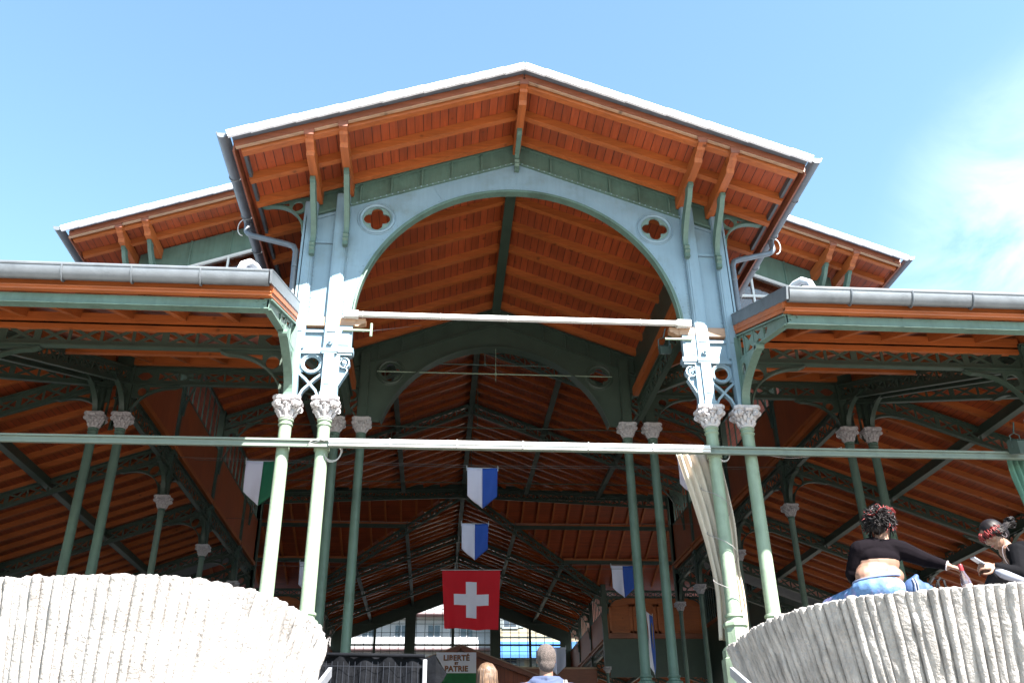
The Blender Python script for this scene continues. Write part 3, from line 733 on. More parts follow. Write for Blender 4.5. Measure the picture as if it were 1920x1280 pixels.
        for i in range(1, 8): t = a+(b-a)*i/8; g.box(s*8.54-.02, s*8.54+.02, t-.02, t+.02, 10.85, 12.3)
        g.box(s*8.54-.03, s*8.54+.03, a, b, 10.85, 10.93); g.box(s*8.54-.03, s*8.54+.03, a, b, 12.2, 12.5); H(g, 'window_bars', GREEND)
for s in (-1, 1): lean_piece(s)

# ------------------------------------------------------------------ nave and transept roof
nr = empty('nave_roof', (0, 0, 0), HALL)
YN = 17.7; NE = 9.72; YX = 45; TE = 16.0
mbn = MB(); mbc = MB(); mbt = MB(); mbtc = MB()
for s in (-1, 1):
    for P in ([(0, YN), (s*NE, YN), (s*NE, YX-NE), (0, YX)], [(0, YX), (s*NE, YX+NE), (s*NE, 69.5), (0, 69.5)]):
        mbn.slab(P, z_nave, 0, .045)
        mbc.slab([(x, y if y != YN else YN-.05) for x, y in P], z_nave, .05, .13)
        if YN in [p_[1] for p_ in P]: mbc.slab([(0, YN-.18), (s*NE, YN-.18), (s*NE, YN-.05), (0, YN-.05)], z_nave, .06, .13)
    for P in ([(0, YX), (s*NE, YX-NE), (s*TE, YX-NE), (s*TE, YX)], [(0, YX), (s*TE, YX), (s*TE, YX+NE), (s*NE, YX+NE)]):
        mbt.slab(P, z_tran, 0, .045); mbtc.slab(P, z_tran, .05, .13)
H(mbn, 'ceiling_boards', WB_Y, nr); H(mbc, 'roof_covering', SLATE, nr); H(mbt, 'ceiling_boards', WB_X, nr); H(mbtc, 'roof_covering', SLATE, nr)
H(tile_edge(MB(), NE+.1, YN-.2, z_nave, .15, 28, .14), 'verge_tiles', TILE, nr)
mb = MB()
for s in (-1, 1): mb.beam((0, YN-.06, z_nave(0, 0)-.01), (s*NE, YN-.06, z_nave(NE, 0)-.01), .03, .13)
H(mb, 'barge_board', WT_D, nr)
mb = MB()
for s in (-1, 1): mb.beam((0, YN-.03, z_nave(0, 0)-.09), (s*NE, YN-.03, z_nave(NE, 0)-.09), .05, .05)
H(mb, 'barge_moulding', WT_E, nr)
ys = [YN+.1, YN+.75, 19.4]
y = 20.0
while y < 69: ys.append(y); y += .82
for y in ys:
    for s in (-1, 1):
        x1 = NE-.05; x0 = .08
        if YX-NE < y < YX: x1 = YX-y
        if YX <= y < YX+NE: x1 = y-YX
        if y > 19.4: x1 = min(x1, 8.45)
        if x1 < .5: continue
        r = MB().beam((s*x0, y, z_nave(x0, 0)-.075), (s*x1, y, z_nave(x1, 0)-.075), .1, .15); H(r, 'rafter', WT_G if y > 20 else WT_X, nr)
for s in (-1, 1):
    x = .8
    while x < 16.2:
        for d in (1,):
            y0 = min(x, 8.45) if True else 0
            a = 0.08 if x > .5 else .5
            y1 = min(8.45, x)
            r = MB().beam((s*x, YX+d*.08, z_tran(0, YX+.08)-.075), (s*x, YX+d*y1, z_tran(0, YX+y1)-.075), .1, .15)
            H(r, 'rafter', WT_Y, nr)
        x += .82
    for x in (2.95, 5.9):
        for a, b in ((19.1, YX-x), (YX+x, 67.8)):
            g = MB(); z = z_nave(x, 0)-.16; g.box(s*x-.05, s*x+.05, a, b, z-.22, z); g.box(s*x-.1, s*x+.1, a, b, z-.25, z-.22); H(g, 'purlin', GREEND, nr)
    for d in (2.95, 5.9):
        for e in (-1, 1):
            g = MB(); z = z_tran(0, YX+d)-.16; g.box(s*d, s*14.5, YX+e*d-.05, YX+e*d+.05, z-.22, z); H(g, 'purlin', GREEND, nr)
            g = MB(); g.box(s*d, s*14.5, YX+e*d-.07, YX+e*d+.07, z-.02, z+.1); H(g, 'timber_plate', WT_X, nr)
    for x in (8.15, 8.7): purlin(s*x, z_nave, YN-.04, 19.0, .14, .26, WT_Y, nr, cover=True)
    for x in (2.95, 5.9): purlin(s*x, z_nave, YN-.04, 19.0, .14, .26, WT_Y, nr)
for a, b in ((19.1, 67.8),):
    g = MB(); z = 15.55-.03; g.box(-.06, .06, a, b, z-.3, z); g.box(-.11, .11, a, b, z-.33, z-.3); H(g, 'ridge_beam', GREEND, nr)
g = MB(); g.box(-14.5, 14.5, 44.95, 45.05, 15.15, 15.5); H(g, 'ridge_beam', GREEND, nr)
# trusses
for y in (23.85, 28.65, 34.3, 53.4, 58.3, 63.1):
    for s in (-1, 1):
        g = MB(); lattice(g, (s*.1, y, z_nave(.1, 0)-.2), (s*8.45, y, z_nave(8.45, 0)-.2), .5, .55)
        bracket(g, (s*8.45, y, z_nave(8.45, 0)-.75), (-s, 0, .37), 1.2, 1.5); H(g, 'truss', GREEND, nr)
    g = MB(); g.tube([(-8.4, y, 11.9), (8.4, y, 11.9)], .018, 6); g.tube([(0, y, 11.9), (0, y, 15.1)], .014, 6); g.ball((0, y, 11.9), .05)
    H(g, 'tie_rod', GREEND, nr)
for y0, sg in ((36.5, -1), (53.5, 1)):
    for s in (-1, 1): g = MB(); lattice(g, (s*14.5, y0, 12.05), (s*8.7, y0, 12.05), .45, .5); H(g, 'transept_girder', GREEND, nr)
for s in (-1, 1):       # valley girders and transept ridge girder
    for e in (-1, 1):
        g = MB(); lattice(g, (0, YX, 15.3), (s*8.4, YX+e*8.4, 12.15), .5, .6); H(g, 'valley_girder', GREEND, nr)
g = MB(); lattice(g, (-14.5, YX, 15.16), (14.5, YX, 15.16), .42, .55); H(g, 'ridge_girder', GREEND, nr)
# second arch tie rod
g = MB(); g.tube([(-2.75, 19.0, 9.25), (2.75, 19.0, 9.25)], .016, 6); g.tube([(0, 19.0, 9.05), (0, 19.0, 9.95)], .008, 5); g.ball((0, 19, 9.25), .04); H(g, 'tie_rod', GREENL)
# front gable of the nave, seen above the porch and lean-to roofs
GLASS = bpy.data.materials.new('window_glass'); GLASS.use_nodes = True
t = GLASS.node_tree; t.nodes.clear(); o_ = t.nodes.new('ShaderNodeOutputMaterial'); mxs = t.nodes.new('ShaderNodeMixShader'); gl = t.nodes.new('ShaderNodeBsdfGlossy'); tr = t.nodes.new('ShaderNodeBsdfTransparent'); fr_ = t.nodes.new('ShaderNodeFresnel')
gl.inputs['Roughness'].default_value = .03; tr.inputs[0].default_value = (.9, .93, .95, 1); fr_.inputs[0].default_value = 1.5
t.links.new(fr_.outputs[0], mxs.inputs[0]); t.links.new(tr.outputs[0], mxs.inputs[1]); t.links.new(gl.outputs[0], mxs.inputs[2]); t.links.new(mxs.outputs[0], o_.inputs[0])
gw = empty('gable_wall', (0, 0, 0), HALL)
for s in (-1, 1):
    g = MB(); g.plate([[(0, 15.5), (s*8.6, 15.5-.38*8.6), (s*8.6, 14.75-.38*8.6), (0, 14.75)]], (0, 19.05, 0), (1, 0, 0), (0, 0, 1), .05); H(g, 'gable_sheet', GREEN, gw)
    for i in range(1, 10): x = s*i*.93; g = MB(); g.box(x-.02, x+.02, 18.99, 19.03, 14.75-.38*abs(x), 15.5-.38*abs(x)); H(g, 'sheet_rib', GREEN, gw)
    g = MB()
    g.beam((0, 19.0, 14.73), (s*8.6, 19.0, 14.73-.38*8.6), .06, .06); g.beam((0, 19.0, 11.6), (s*8.6, 19.0, 11.6), .06, .05)
    for i in range(0, 10): x = s*i*.93; g.box(x-.022, x+.022, 18.98, 19.03, 11.0, 14.75-.38*abs(x))
    H(g, 'window_bars', WHITE, gw)
    g = MB(); g.plate([[(0, 14.7), (s*8.6, 14.7-.38*8.6), (s*8.6, 11.0), (0, 11.0)]], (0, 19.04, 0), (1, 0, 0), (0, 0, 1), .006); H(g, 'glass_pane', GLASS, gw)
    g = MB(); g.box(s*3.3, s*8.6, 19.0, 19.08, 9.24, 11.0); H(g, 'lower_sheet', GREEND, gw)
    for x in (8.15, 8.7):
        sbracket(s*x, 19.0, z_nave(x, 0)-.33, z_nave(x, 0)-1.5, .75, GREEN, gw)
    g = half_gutter(MB(), (s*(NE+.22), YN-.2, z_nave(NE+.1, 0)+.12), (s*(NE+.22), 34.8, z_nave(NE+.1, 0)+.12), .1, 2.2); H(g, 'gutter', ZINC, nr, smooth='auto')
    g = MB().beam((s*NE, YN-.04, z_nave(NE, 0)+.02), (s*NE, 34.8, z_nave(NE, 0)+.02), .03, .24); H(g, 'fascia', WT_D, nr)
# far gable with its great window
fg = empty('far_gable', (0, 0, 0), HALL); YG = 67.9
g = MB()
for s in (-1, 1):
    g.plate([[(0, 15.5), (s*8.6, 15.5-.38*8.6), (s*8.6, 14.5-.37*8.6), (0, 14.5)]], (0, YG, 0), (1, 0, 0), (0, 0, 1), .12)
    g.box(s*2.7, s*3.45, YG-.15, YG+.15, FZ, 13.8); g.box(s*7.8, s*8.6, YG-.1, YG+.1, 9, 12)
    g.box(s*5.6-.09, s*5.6+.09, YG-.06, YG+.06, 9.7, 12.9)
g.box(-.11, .11, YG-.06, YG+.06, 9.7, 14.8); g.box(-8.6, 8.6, YG-.065, YG+.065, 11.28, 11.4); g.box(-8.6, 8.6, YG-.1, YG+.1, 5.5, 9.7)
H(g, 'gable_frame', GREEND, fg)
g = MB()
x = -7.6
while x < 7.7: g.box(x-.02, x+.02, YG-.02, YG+.02, 9.7, 14.5-.37*abs(x)); x += .62
for z in (10.3, 10.9, 12.2, 13.1): 
    xe = min(7.8, (14.5-z)/.37); g.box(-xe, xe, YG-.021, YG+.021, z-.015, z+.015)
H(g, 'glazing_bars', GREEND, fg)
g = MB()
for s in (-1, 1): g.plate([[(0, 14.5), (s*7.8, 14.5-.37*7.8), (s*7.8, 9.7), (0, 9.7)]], (0, YG+.03, 0), (1, 0, 0), (0, 0, 1), .006)
H(g, 'glass_pane', GLASS, fg)
# transept walls with louvred shutters, end walls with tall windows
def shutters(mb, mb2, x0, x1, y, z0, z1, n, ax):
    for i in range(n):
        a = x0+(x1-x0)*i/n+.05; b = x0+(x1-x0)*(i+1)/n-.05
        def bx(m_, u0, u1, v0, v1, w0, w1):
            u0, u1 = sorted((u0, u1))
            if ax == 'x': m_.box(u0, u1, y+v0, y+v1, w0, w1)
            else: m_.box(y+v0, y+v1, u0, u1, w0, w1)
        for u in (a, b-.14 if b > a else b+.14): bx(mb, u, u+(.14 if b > a else -.14), -.05, .0, z0, z1)
        for z in (z0, z1-.14): bx(mb, a, b, -.05, .0, z, z+.14)
        k = int((z1-z0-.3)/.075)
        for j in range(k): bx(mb2, a, b, -.035, -.01, z0+.16+j*.075, z0+.16+j*.075+.05)
        bx(mb2, a, b, .0, .02, z0, z1)
for s in (-1, 1):
    for y0, f in ((53.5, 1),):
        a, b = MB(), MB(); shutters(a, b, s*8.75, s*14.5, y0, 9.6, 11.25, 4, 'x'); o = H(a, 'shutters', WT_X, nr); H(b, 'louvres', WT_X, nr)
        g = MB(); g.box(s*8.7, s*14.5, y0-.12, y0+.05, 9.3, 9.58); H(g, 'sill_beam', WT_D, nr)
        g = MB(); g.box(s*8.7, s*14.5, y0+.03, y0+.05, 9.58, 11.64); H(g, 'shutter_backing', WT_X, nr)
        g = MB(); g.box(s*8.7, s*14.5, y0-.02, y0+.04, 7.2, 9.3); H(g, 'wall_sheet', GREEND, nr)
        for a_, d_ in ((8.7, 1), (14.5, -1)): g = MB(); bracket(g, (s*a_, y0-.1, 11.6), (s*d_, 0, 0), .8, .9); H(g, 'girder_bracket', GREEND, nr)
    g = MB(); g.box(s*14.55, s*14.65, 36.6, 53.4, 6.3, 9.9)
    H(g, 'end_wall', GREEND, nr)
    g = MB(); g.box(s*14.62-.12, s*14.62+.12, 36.6, 53.4, 9.9, 10.1); H(g, 'end_sill', WT_D, nr)
    g = MB()
    y = 36.6
    while y < 53.5: g.box(s*14.6-.02, s*14.6+.02, y-.025, y+.025, 10.1, z_tran(0, y)-.2); y += .42
    for yy in (39.2, 42.1, 45, 47.9, 50.8): g.box(s*14.6-.05, s*14.6+.05, yy-.07, yy+.07, 10.1, z_tran(0, yy)-.2)
    g.box(s*14.6-.03, s*14.6+.03, 36.6, 53.4, 12.0, 12.08)
    H(g, 'window_bars', GREEND, nr)
    g = MB(); g.plate([[(36.6, 10.1), (53.4, 10.1), (53.4, 12.3), (45, 15.4), (36.6, 12.3)]], (s*14.63, 0, 0), (0, 1, 0), (0, 0, 1), .006); H(g, 'glass_pane', GLASS, nr)
    for x in (8.54, 14.6):
        for y in (36.5, 53.5):
            g = MB(); g.box(s*x-.14, s*x+.14, y-.14, y+.14, 7.7 if x < 9 else 6.2, 12.4); H(g, 'column_head', GREEND, nr)
    # shuttered clerestory of the far nave: pale curtain-like slats
    for a_, b_ in ((53.8, 58.1), (58.5, 62.9), (63.3, 67.7)):
        pass

# ------------------------------------------------------------------ awning rails on the front row
g = MB(); g.box(-16.3, 16.3, 12.85, 12.89, 4.98, 5.10); g.box(-16.3, 16.3, 12.82, 12.85, 5.07, 5.10); g.box(-16.3, 16.3, 12.82, 12.85, 4.975, 5.0)
H(g, 'awning_rail', mat('rail_paint', (.125, .155, .13), .5, vary=.12, scale=3, dirt=(.08, .1, .085), dscale=3))
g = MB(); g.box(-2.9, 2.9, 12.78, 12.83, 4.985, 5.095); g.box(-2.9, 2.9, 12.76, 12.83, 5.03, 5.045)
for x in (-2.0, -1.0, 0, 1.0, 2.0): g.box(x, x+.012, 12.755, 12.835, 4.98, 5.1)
H(g, 'sunlit_rail', WHITE)  # white piece added over the green rail, painting in sunlight on its middle
g = MB(); g.box(-2.66, 2.72, 12.84, 12.92, 7.25, 7.315)
for x in (-2.7, -2.55, -1.3, -.2, 1.2, 2.0, 2.6): g.box(x, x+.006, 12.836, 12.924, 7.236, 7.324)
for s in (-1, 1): g.box(s*2.62, s*2.85, 12.82, 12.95, 7.22, 7.33)
H(g, 'cross_bar', WHITE)
for s in (-1, 1):
    g = MB(); g.tube([(s*2.85, 12.9, 7.0), (s*2.4, 12.9, 7.0)], .02, 8)
    if s < 0: g.tube([(-2.4, 12.9, 6.9), (-2.4, 12.9, 7.13)], .022, 8)
    H(g, 'rod_stub', GREENL)

# ================================================================== setting
mb = MB().box(-1500, 1500, -1500, 1500, GZ-.5, GZ); mb.build('ground', mat('paving', (.055, .054, .052), .85, vary=.15, scale=.8, bump=.3, bscale=8), kind='structure')
mb = MB().box(-13, 15, -14, 11.59, GZ, GZ+.006); mb.build('square_paving', mat('pale_paving', (.22, .21, .19), .85, vary=.15, scale=.8, bump=.3, bscale=8), kind='structure')
mb = MB().box(-18, 20.5, 11.6, 75, GZ, 1.15); mb.build('hall_floor', mat('terrace_slab', (.055, .05, .045), .8, vary=.12, scale=.7), kind='structure')
mb = MB()
for i in range(22): mb.box(-.9+0, 2.35, 5.0+i*.3, 11.61, GZ+i*3.6/22, GZ+(i+1)*3.6/22-.001*i) if False else mb.box(-.9, 2.35, 5.0+i*.3, 5.3+i*.3+.004, GZ, GZ+(i+1)*2.75/22)
mb.build('stairs', mat('stair_concrete', (.2, .195, .185), .85, vary=.15, scale=2, bump=.3), kind='structure')

def px(x, y, Y):
    """point on the plane at depth Y seen at photo position x, y (1920 wide)"""
    v = CR*((x-960)/1697.77)+CD*((y-640)/1697.77)+CF
    return v*(Y/v.y)
def box2(mb, c, ax, sz):
    """oriented box: centre, (u,v,w) axes, full sizes"""
    u, v, w_ = [Vector(a).normalized()*(k/2) for a, k in zip(ax, sz)]; c = Vector(c)
    vs = [c+u*i+v*j+w_*k for k in (-1, 1) for j in (-1, 1) for i in (-1, 1)]
    return mb.add(vs, [(0, 2, 3, 1), (4, 5, 7, 6), (0, 1, 5, 4), (2, 6, 7, 3), (0, 4, 6, 2), (1, 3, 7, 5)])

# ------------------------------------------------------------------ ribbed concrete bowls
HB = 1.45
CONC = mat('board_marked_concrete', (.272, .254, .244), .9, vary=.2, scale=7, bump=.7, bscale=45, dirt=(.16, .147, .14), dscale=2.2, streak=.25)
def bowl(pts, cen, r0, flare, seed, name, label, rib=.07):
    cx, cy = cen; P = [((x-cx), (y-cy)) for x, y in pts]
    pol = sorted((math.atan2(b, a) % (2*pi), sqrt(a*a+b*b)) for a, b in P)
    full = list(pol)
    for i in range(len(pol)):
        a0 = pol[i][0]; a1 = pol[(i+1) % len(pol)][0]+(2*pi if i == len(pol)-1 else 0)
        if a1-a0 > .7:
            k = int((a1-a0)/.3)
            for j in range(1, k): full.append(((a0+(a1-a0)*j/k) % (2*pi), r0))
    full.sort()
    def lin(t):
        t %= 2*pi
        for i in range(len(full)):
            a0, r_a = full[i]; a1, r_b = full[(i+1) % len(full)]
            if i == len(full)-1: a1 += 2*pi
            for tt in (t, t+2*pi):
                if a0 <= tt <= a1: f = (tt-a0)/max(1e-6, a1-a0); return r_a*(1-f)+r_b*f
        return r0
    tab = [lin(2*pi*i/720) for i in range(720)]
    tab = [sum(tab[(i+k) % 720] for k in range(-9, 10))/19 for i in range(720)]
    def rad(t):
        q = (t % (2*pi))/(2*pi)*720; i = int(q); f = q-i; return tab[i % 720]*(1-f)+tab[(i+1) % 720]*f
    rnd = random.Random(seed)
    # cut the rim into ribs of uneven width
    t = 0; ribs = []
    while t < 2*pi:
        wd = rib*rnd.uniform(.78, 1.2)/rad(t); ribs.append((t, min(t+wd, 2*pi), rnd.uniform(.55, 1.3), rnd.uniform(-.012, .012), rnd.random() < .4)); t += wd
    cols = []
    for a, b, amp, off, flat in ribs:
        for i in range(7):
            u = i/7; prof = (sin(pi*u)**.55 if not flat else .4*sin(pi*u)**.25)
            cols.append((a+(b-a)*u, amp*.033*prof+off, a*37.1))
    rows = 46; mb = MB(); n = len(cols)
    for j in range(rows+1):
        v = (j/rows)**1.5; z0 = HB-(HB-GZ)*v
        for t, d, sd_ in cols:
            ww = noise.noise(Vector((sd_, z0*1.1, 0)))*.007
            tt = t+ww/r0*1.2
            e = d*(1+.6*noise.noise(Vector((sd_*1.7, z0*6, 3))))+.005*noise.noise(Vector((t*14, z0*5, seed)))+.004*noise.noise(Vector((t*60, z0*34, seed)))
            r = rad(t)-flare*(HB-z0)+e
            zz = z0
            if j == 0: zz += .02*noise.noise(Vector((t*22, 5, seed)))+.009*noise.noise(Vector((t*80, 9, seed))); r -= .012
            mb.v.append(Vector((cx+r*cos(tt), cy+r*sin(tt), zz)))
    for j in range(rows):
        for i in range(n):
            i2 = (i+1) % n; mb.f.append((j*n+i, j*n+i2, (j+1)*n+i2, (j+1)*n+i))
    # broad rim on top
    o = len(mb.v)
    for t, d, sd_ in cols:
        r = rad(t)-.07; mb.v.append(Vector((cx+r*cos(t), cy+r*sin(t), HB+.004+.01*noise.noise(Vector((t*30, 1, seed))))))
    for i in range(n): i2 = (i+1) % n; mb.f.append((o+i, o+i2, i2, i))
    o2 = len(mb.v)
    for t, d, sd_ in cols:
        r = rad(t)-.12; mb.v.append(Vector((cx+r*cos(t), cy+r*sin(t), HB-.015)))
    for i in range(n): i2 = (i+1) % n; mb.f.append((o2+i, o2+i2, o+i2, o+i))
    mb.v.append(Vector((cx, cy, HB-.015))); c_ = len(mb.v)-1
    for i in range(n): mb.f.append((c_, o2+(i+1) % n, o2+i)[::-1])
    return mb.build(name, CONC, label=label, category='planter wall', group='ribbed concrete bowls beside the steps')
bowl([(x*HB, y*HB) for x, y in [(1.93, 6.13), (1.91, 5.81), (1.88, 5.5), (1.88, 5.25), (1.95, 4.84), (2.05, 4.65), (2.16, 4.51), (2.35, 4.42), (2.57, 4.32), (2.84, 4.21), (3.15, 4.17), (3.5, 4.25)]], (3.05*HB, 5.5*HB), 1.27*HB, .3, 3,
     'concrete_bowl', 'grey ribbed concrete bowl wall with two women sitting on its rim')
bowl([(x*HB, y*HB) for x, y in [(-1.96, 4.27), (-1.71, 4.22), (-1.47, 4.19), (-1.24, 4.2), (-1.09, 4.25), (-.95, 4.39), (-.83, 4.58), (-.74, 4.95), (-.685, 5.3), (-.69, 5.7), (-.72, 6.12), (-2.2, 4.42), (-2.5, 4.6)]], (-1.72*HB, 5.35*HB), 1.16*HB, .2, 11,
     'concrete_bowl', 'sunlit ribbed concrete bowl wall with an empty rim')

# ------------------------------------------------------------------ hanging banners
LIL = mat('banner_white', (.74, .74, .9), .75, vary=.03, scale=2); BLU = mat('banner_blue', (.022, .09, .45), .7, vary=.05, scale=2)
GRN = mat('banner_green', (.01, .14, .07), .7, vary=.05); RED = mat('flag_red', (.68, .006, .02), .75, vary=.05, scale=2); YEL = mat('banner_yellow', (.4, .28, .02), .7)
def banner(X, Y, Z, lab, m2=BLU, w_=.92, h=1.28, yaw=0, emblem=False):
    o = empty('banner', (X, Y, Z), label=lab, category='banner', group='shield shaped banners hung in the hall'); o.rotation_euler.z = yaw
    hs = h*.68
    def cloth(x0, x1, name, m_):
        mb = MB(); n = 8; k = 10
        for j in range(k+1):
            for i in range(n+1):
                x = x0+(x1-x0)*i/n; bot = h-(h-hs)*abs(x)/(w_/2); z = -bot*j/k
                mb.v.append(Vector((x*(1-.03*j/k), (.035*sin(x*8+j*.35+X)+.02*sin(x*17))*(.3+j/k), z)))
        for j in range(k):
            for i in range(n): a = j*(n+1)+i; mb.f.append((a, a+1, a+n+2, a+n+1))
        c = mb.build(name, m_, o, smooth=True); md = c.modifiers.new('t', 'SOLIDIFY'); md.thickness = .004
    cloth(-w_/2, 0, 'white_half', LIL); cloth(0, w_/2, 'coloured_half', m2)
    r = MB().tube([(-w_/2-.03, 0, .0), (w_/2+.03, 0, .0)], .012, 6)
    for s in (-1, 1): r.tube([(s*(w_/2+.01), 0, -.09), (s*(w_/2+.01), 0, .09)], .014, 5)
    r.build('top_rod', WHITE, o)
    if emblem:
        mb = MB(); mb.plate([[(.05, -.25), (.17, -.35), (.1, -.6), (.17, -.85), (.06, -1.1), (.02, -.7)]], (w_*.1, -.02, 0), (1, 0, 0), (0, 0, 1), .006); mb.build('emblem', YEL, o)
    return o
p = px(904.5, 877, 26); banner(p.x, p.y, p.z, 'white and blue banner hanging above another along the nave axis')
p = px(890.5, 981, 30.5); banner(p.x, p.y, p.z, 'white and blue banner just above the large red flag')
p = px(1167, 1060, 36); banner(p.x, p.y, p.z, 'white and blue banner left of the two inner right columns')
p = px(494, 864, 24); banner(p.x, p.y, p.z, 'white and green banner beside the outer left front column', GRN)
p = px(1298, 852, 24); banner(p.x, p.y, p.z, 'pale banner half hidden behind the beige curtain')
p = px(585, 1053, 36); banner(p.x, p.y, p.z, 'pale banner edge showing beside the inner left front column')
p = px(1217, 1150, 30); banner(p.x, p.y, p.z, 'narrow blue banner with yellow mark turned edge on between right columns', yaw=radians(64), h=2.0, emblem=True)
p = px(1043, 1213, 46); banner(p.x, p.y, p.z, 'pale banner beside the head of the man in the hoodie', mat('banner_grey', (.4, .4, .48), .75, vary=.03))
for Y, z0 in ((26, 9.6), (30.5, 9.2), (24, 8.93), (36, 9.15)):
    MB().tube([(X0-8.5, Y, z0+.0), (X0, Y, z0-.1), (X0+8.5, Y, z0)], .008, 5).build('banner_wire', mat('wire', (.1, .1, .1), .5), label={26: 'thin wire carrying the topmost nave banner', 30.5: 'thin wire carrying the lower nave banner', 24: 'thin wire carrying the outer pair of banners', 36: 'thin wire at the far banners before the crossing'}[Y], category='wire')
# square red flag with a white cross
a, b, c, d = px(829, 1069, 33.5), px(938, 1069, 33.5), px(934, 1181, 33.5), px(833, 1177, 33.5)
fl = empty('flag', ((a+b)/2), label='large square red flag with white cross hanging in the nave', category='flag')
def flagpt(u, v): return (a*(1-u)+b*u)*(1-v)+(d*(1-u)+c*u)*v
def flagpoly(loops, name, m_, dy, par):
    mb = MB()
    for u0, v0, u1, v1 in loops:
        n = 18; o_ = len(mb.v)
        for j in range(n+1):
            for i in range(n+1):
                u, v = u0+(u1-u0)*i/n, v0+(v1-v0)*j/n; q = flagpt(u, v)-(a+b)/2; mb.v.append(q+Vector((0, dy+(.05*sin(u*11+v)+.03*sin(u*23))*(.25+v), .012*sin(u*9)*v)))
        for j in range(n):
            for i in range(n): k = o_+j*(n+1)+i; mb.f.append((k, k+1, k+n+2, k+n+1))
    return mb.build(name, m_, par, smooth=True)
flagpoly([(0, 0, 1, 1)], 'cloth', RED, 0, fl)
flagpoly([(.405, .2, .595, .81), (.19, .41, .405, .60), (.595, .41, .81, .60)], 'white_cross', mat('flag_white', (.85, .85, 1.0), .75, vary=.02), -.008, fl)
MB().tube([a-(a+b)/2+Vector((-.05, 0, .02)), b-(a+b)/2+Vector((.05, 0, .02))], .015, 6).build('top_rod', WHITE, fl)
MB().tube([(X0-8.5, 33.5, a.z+.15), (X0, 33.5, a.z+.05), (X0+8.5, 33.5, a.z+.15)], .008, 5).build('banner_wire', MATS['wire'], label='thin wire carrying the large red flag', category='wire')
# white over green cloth with lettering
Y = 40; a, b = px(818, 1222, Y), px(893, 1222, Y); zb_ = px(893, 1261, Y).z
fl = empty('flag', ((a.x+b.x)/2, Y, a.z), label='white over green flag lettered LIBERTÉ ET PATRIE beside the kiosk roof', category='flag')
W_ = (b.x-a.x)/2; hh = a.z-zb_
mb = MB(); mb.box(-W_, W_, 0, .01, -hh, 0); mb.build('white_field', mat('flag_white2', (.8, .82, .92), .7, vary=.02), fl)
mb = MB(); mb.box(-W_, W_, 0, .01, -2.1*hh, -hh-.001); mb.build('green_field', mat('flag_green', (.01, .14, .045), .7), fl)
def text(body, size, loc, m_, par, name='lettering', ext=.004, bold=.0):
    cu = bpy.data.curves.new('t', 'FONT'); cu.body = body; cu.size = size; cu.align_x = 'CENTER'; cu.align_y = 'CENTER'; cu.extrude = ext; cu.offset = bold; cu.space_character = 1.05
    ob = bpy.data.objects.new('t', cu); me = bpy.data.meshes.new_from_object(ob); bpy.data.objects.remove(ob); bpy.data.curves.remove(cu)
    me.transform(Matrix.Rotation(radians(90), 4, 'X')); me.materials.clear(); me.materials.append(m_)
    o = bpy.data.objects.new(name, me); COL.objects.link(o); o.location = loc; o.parent = par; return o
GOLD = mat('gold_lettering', (.35, .12, .04), .6); DK = mat('dark_edge', (.01, .01, .01), .6)
for body, sz, z in (('LIBERTÉ', .30, -.27*hh), ('ET', .13, -.53*hh), ('PATRIE', .30, -.79*hh)):
    text(body, sz, (.012, -.006, z-.012), DK, fl, 'letter_shadow', .003, .012); text(body, sz, (0, -.014, z), GOLD, fl, 'lettering', .003, .004)

# ------------------------------------------------------------------ curtains, lamps, cables on the front row
CANV = mat('canvas', (.40, .34, .275), .85, vary=.1, scale=5, bump=.2)
def curtain(name, left, right, Yc, m_, lab, pl=9, depth=.05, lean=.0):
    """left/right: outline as photo points from top to bottom"""
    mb = MB(); rows = 40; cols = pl*8
    def at(L_, v):
        q = v*(len(L_)-1); i = min(int(q), len(L_)-2); f = q-i
        def cr(p0, p1, p2, p3, f): return .5*((2*p1)+(-p0+p2)*f+(2*p0-5*p1+4*p2-p3)*f*f+(-p0+3*p1-3*p2+p3)*f**3)
        g = [L_[max(0, min(len(L_)-1, i+k))] for k in (-1, 0, 1, 2)]
        return cr(*[w_[0] for w_ in g], f), cr(*[w_[1] for w_ in g], f)
    for j in range(rows+1):
        v = j/rows; l = at(left, v); r = at(right, v); A = px(*l, Yc); B = px(*r, Yc)
        for i in range(cols+1):
            u = i/cols; ph = u*pl*2*pi+2*sin(u*5+v*2); q = A*(1-u)+B*u
            q = q+Vector((0, depth*sin(ph)*(1-.5*v)+.03*sin(u*9+v*5)+lean*v, .0)); mb.v.append(q)
    for j in range(rows):
        for i in range(cols): k = j*(cols+1)+i; mb.f.append((k, k+1, k+cols+2, k+cols+1))
    o = mb.build(name, m_, smooth=True, label=lab, category='curtain'); md = o.modifiers.new('t', 'SOLIDIFY'); md.thickness = .006
    return o
curtain('curtain', [(1268, 851), (1288, 905), (1307, 960), (1328, 1035), (1342, 1110), (1348, 1200)], [(1346, 846), (1356, 890), (1376, 980), (1385, 1060), (1398, 1120), (1408, 1200)], 13.2, CANV, 'beige canvas curtain gathered and tied behind a green column', 6, .04)
curtain('curtain', [(1888, 856), (1898, 885), (1912, 925), (1928, 970)], [(1960, 856), (1966, 890), (1972, 930), (1976, 970)], 13.05, mat('green_canvas', (.07, .16, .12), .8, vary=.1), 'green canvas curtain at the right end of the rail', 7, .04)
CAB = mat('cable', (.20, .19, .19), .6)
def cable(pts, lab, r=.007, m_=CAB): return MB().tube(pts, r, 5).build('cable', m_, smooth=True, label=lab, category='cable')
cx_, cy_ = 4.27, 13.05
def helix(z0, z1, turns, x0, x1, rr=.2, ry=.22):
    return [(x0+(x1-x0)*i/40+rr*cos(turns*2*pi*i/40+2), cy_+ry*sin(turns*2*pi*i/40+2), z0+(z1-z0)*i/40) for i in range(41)]
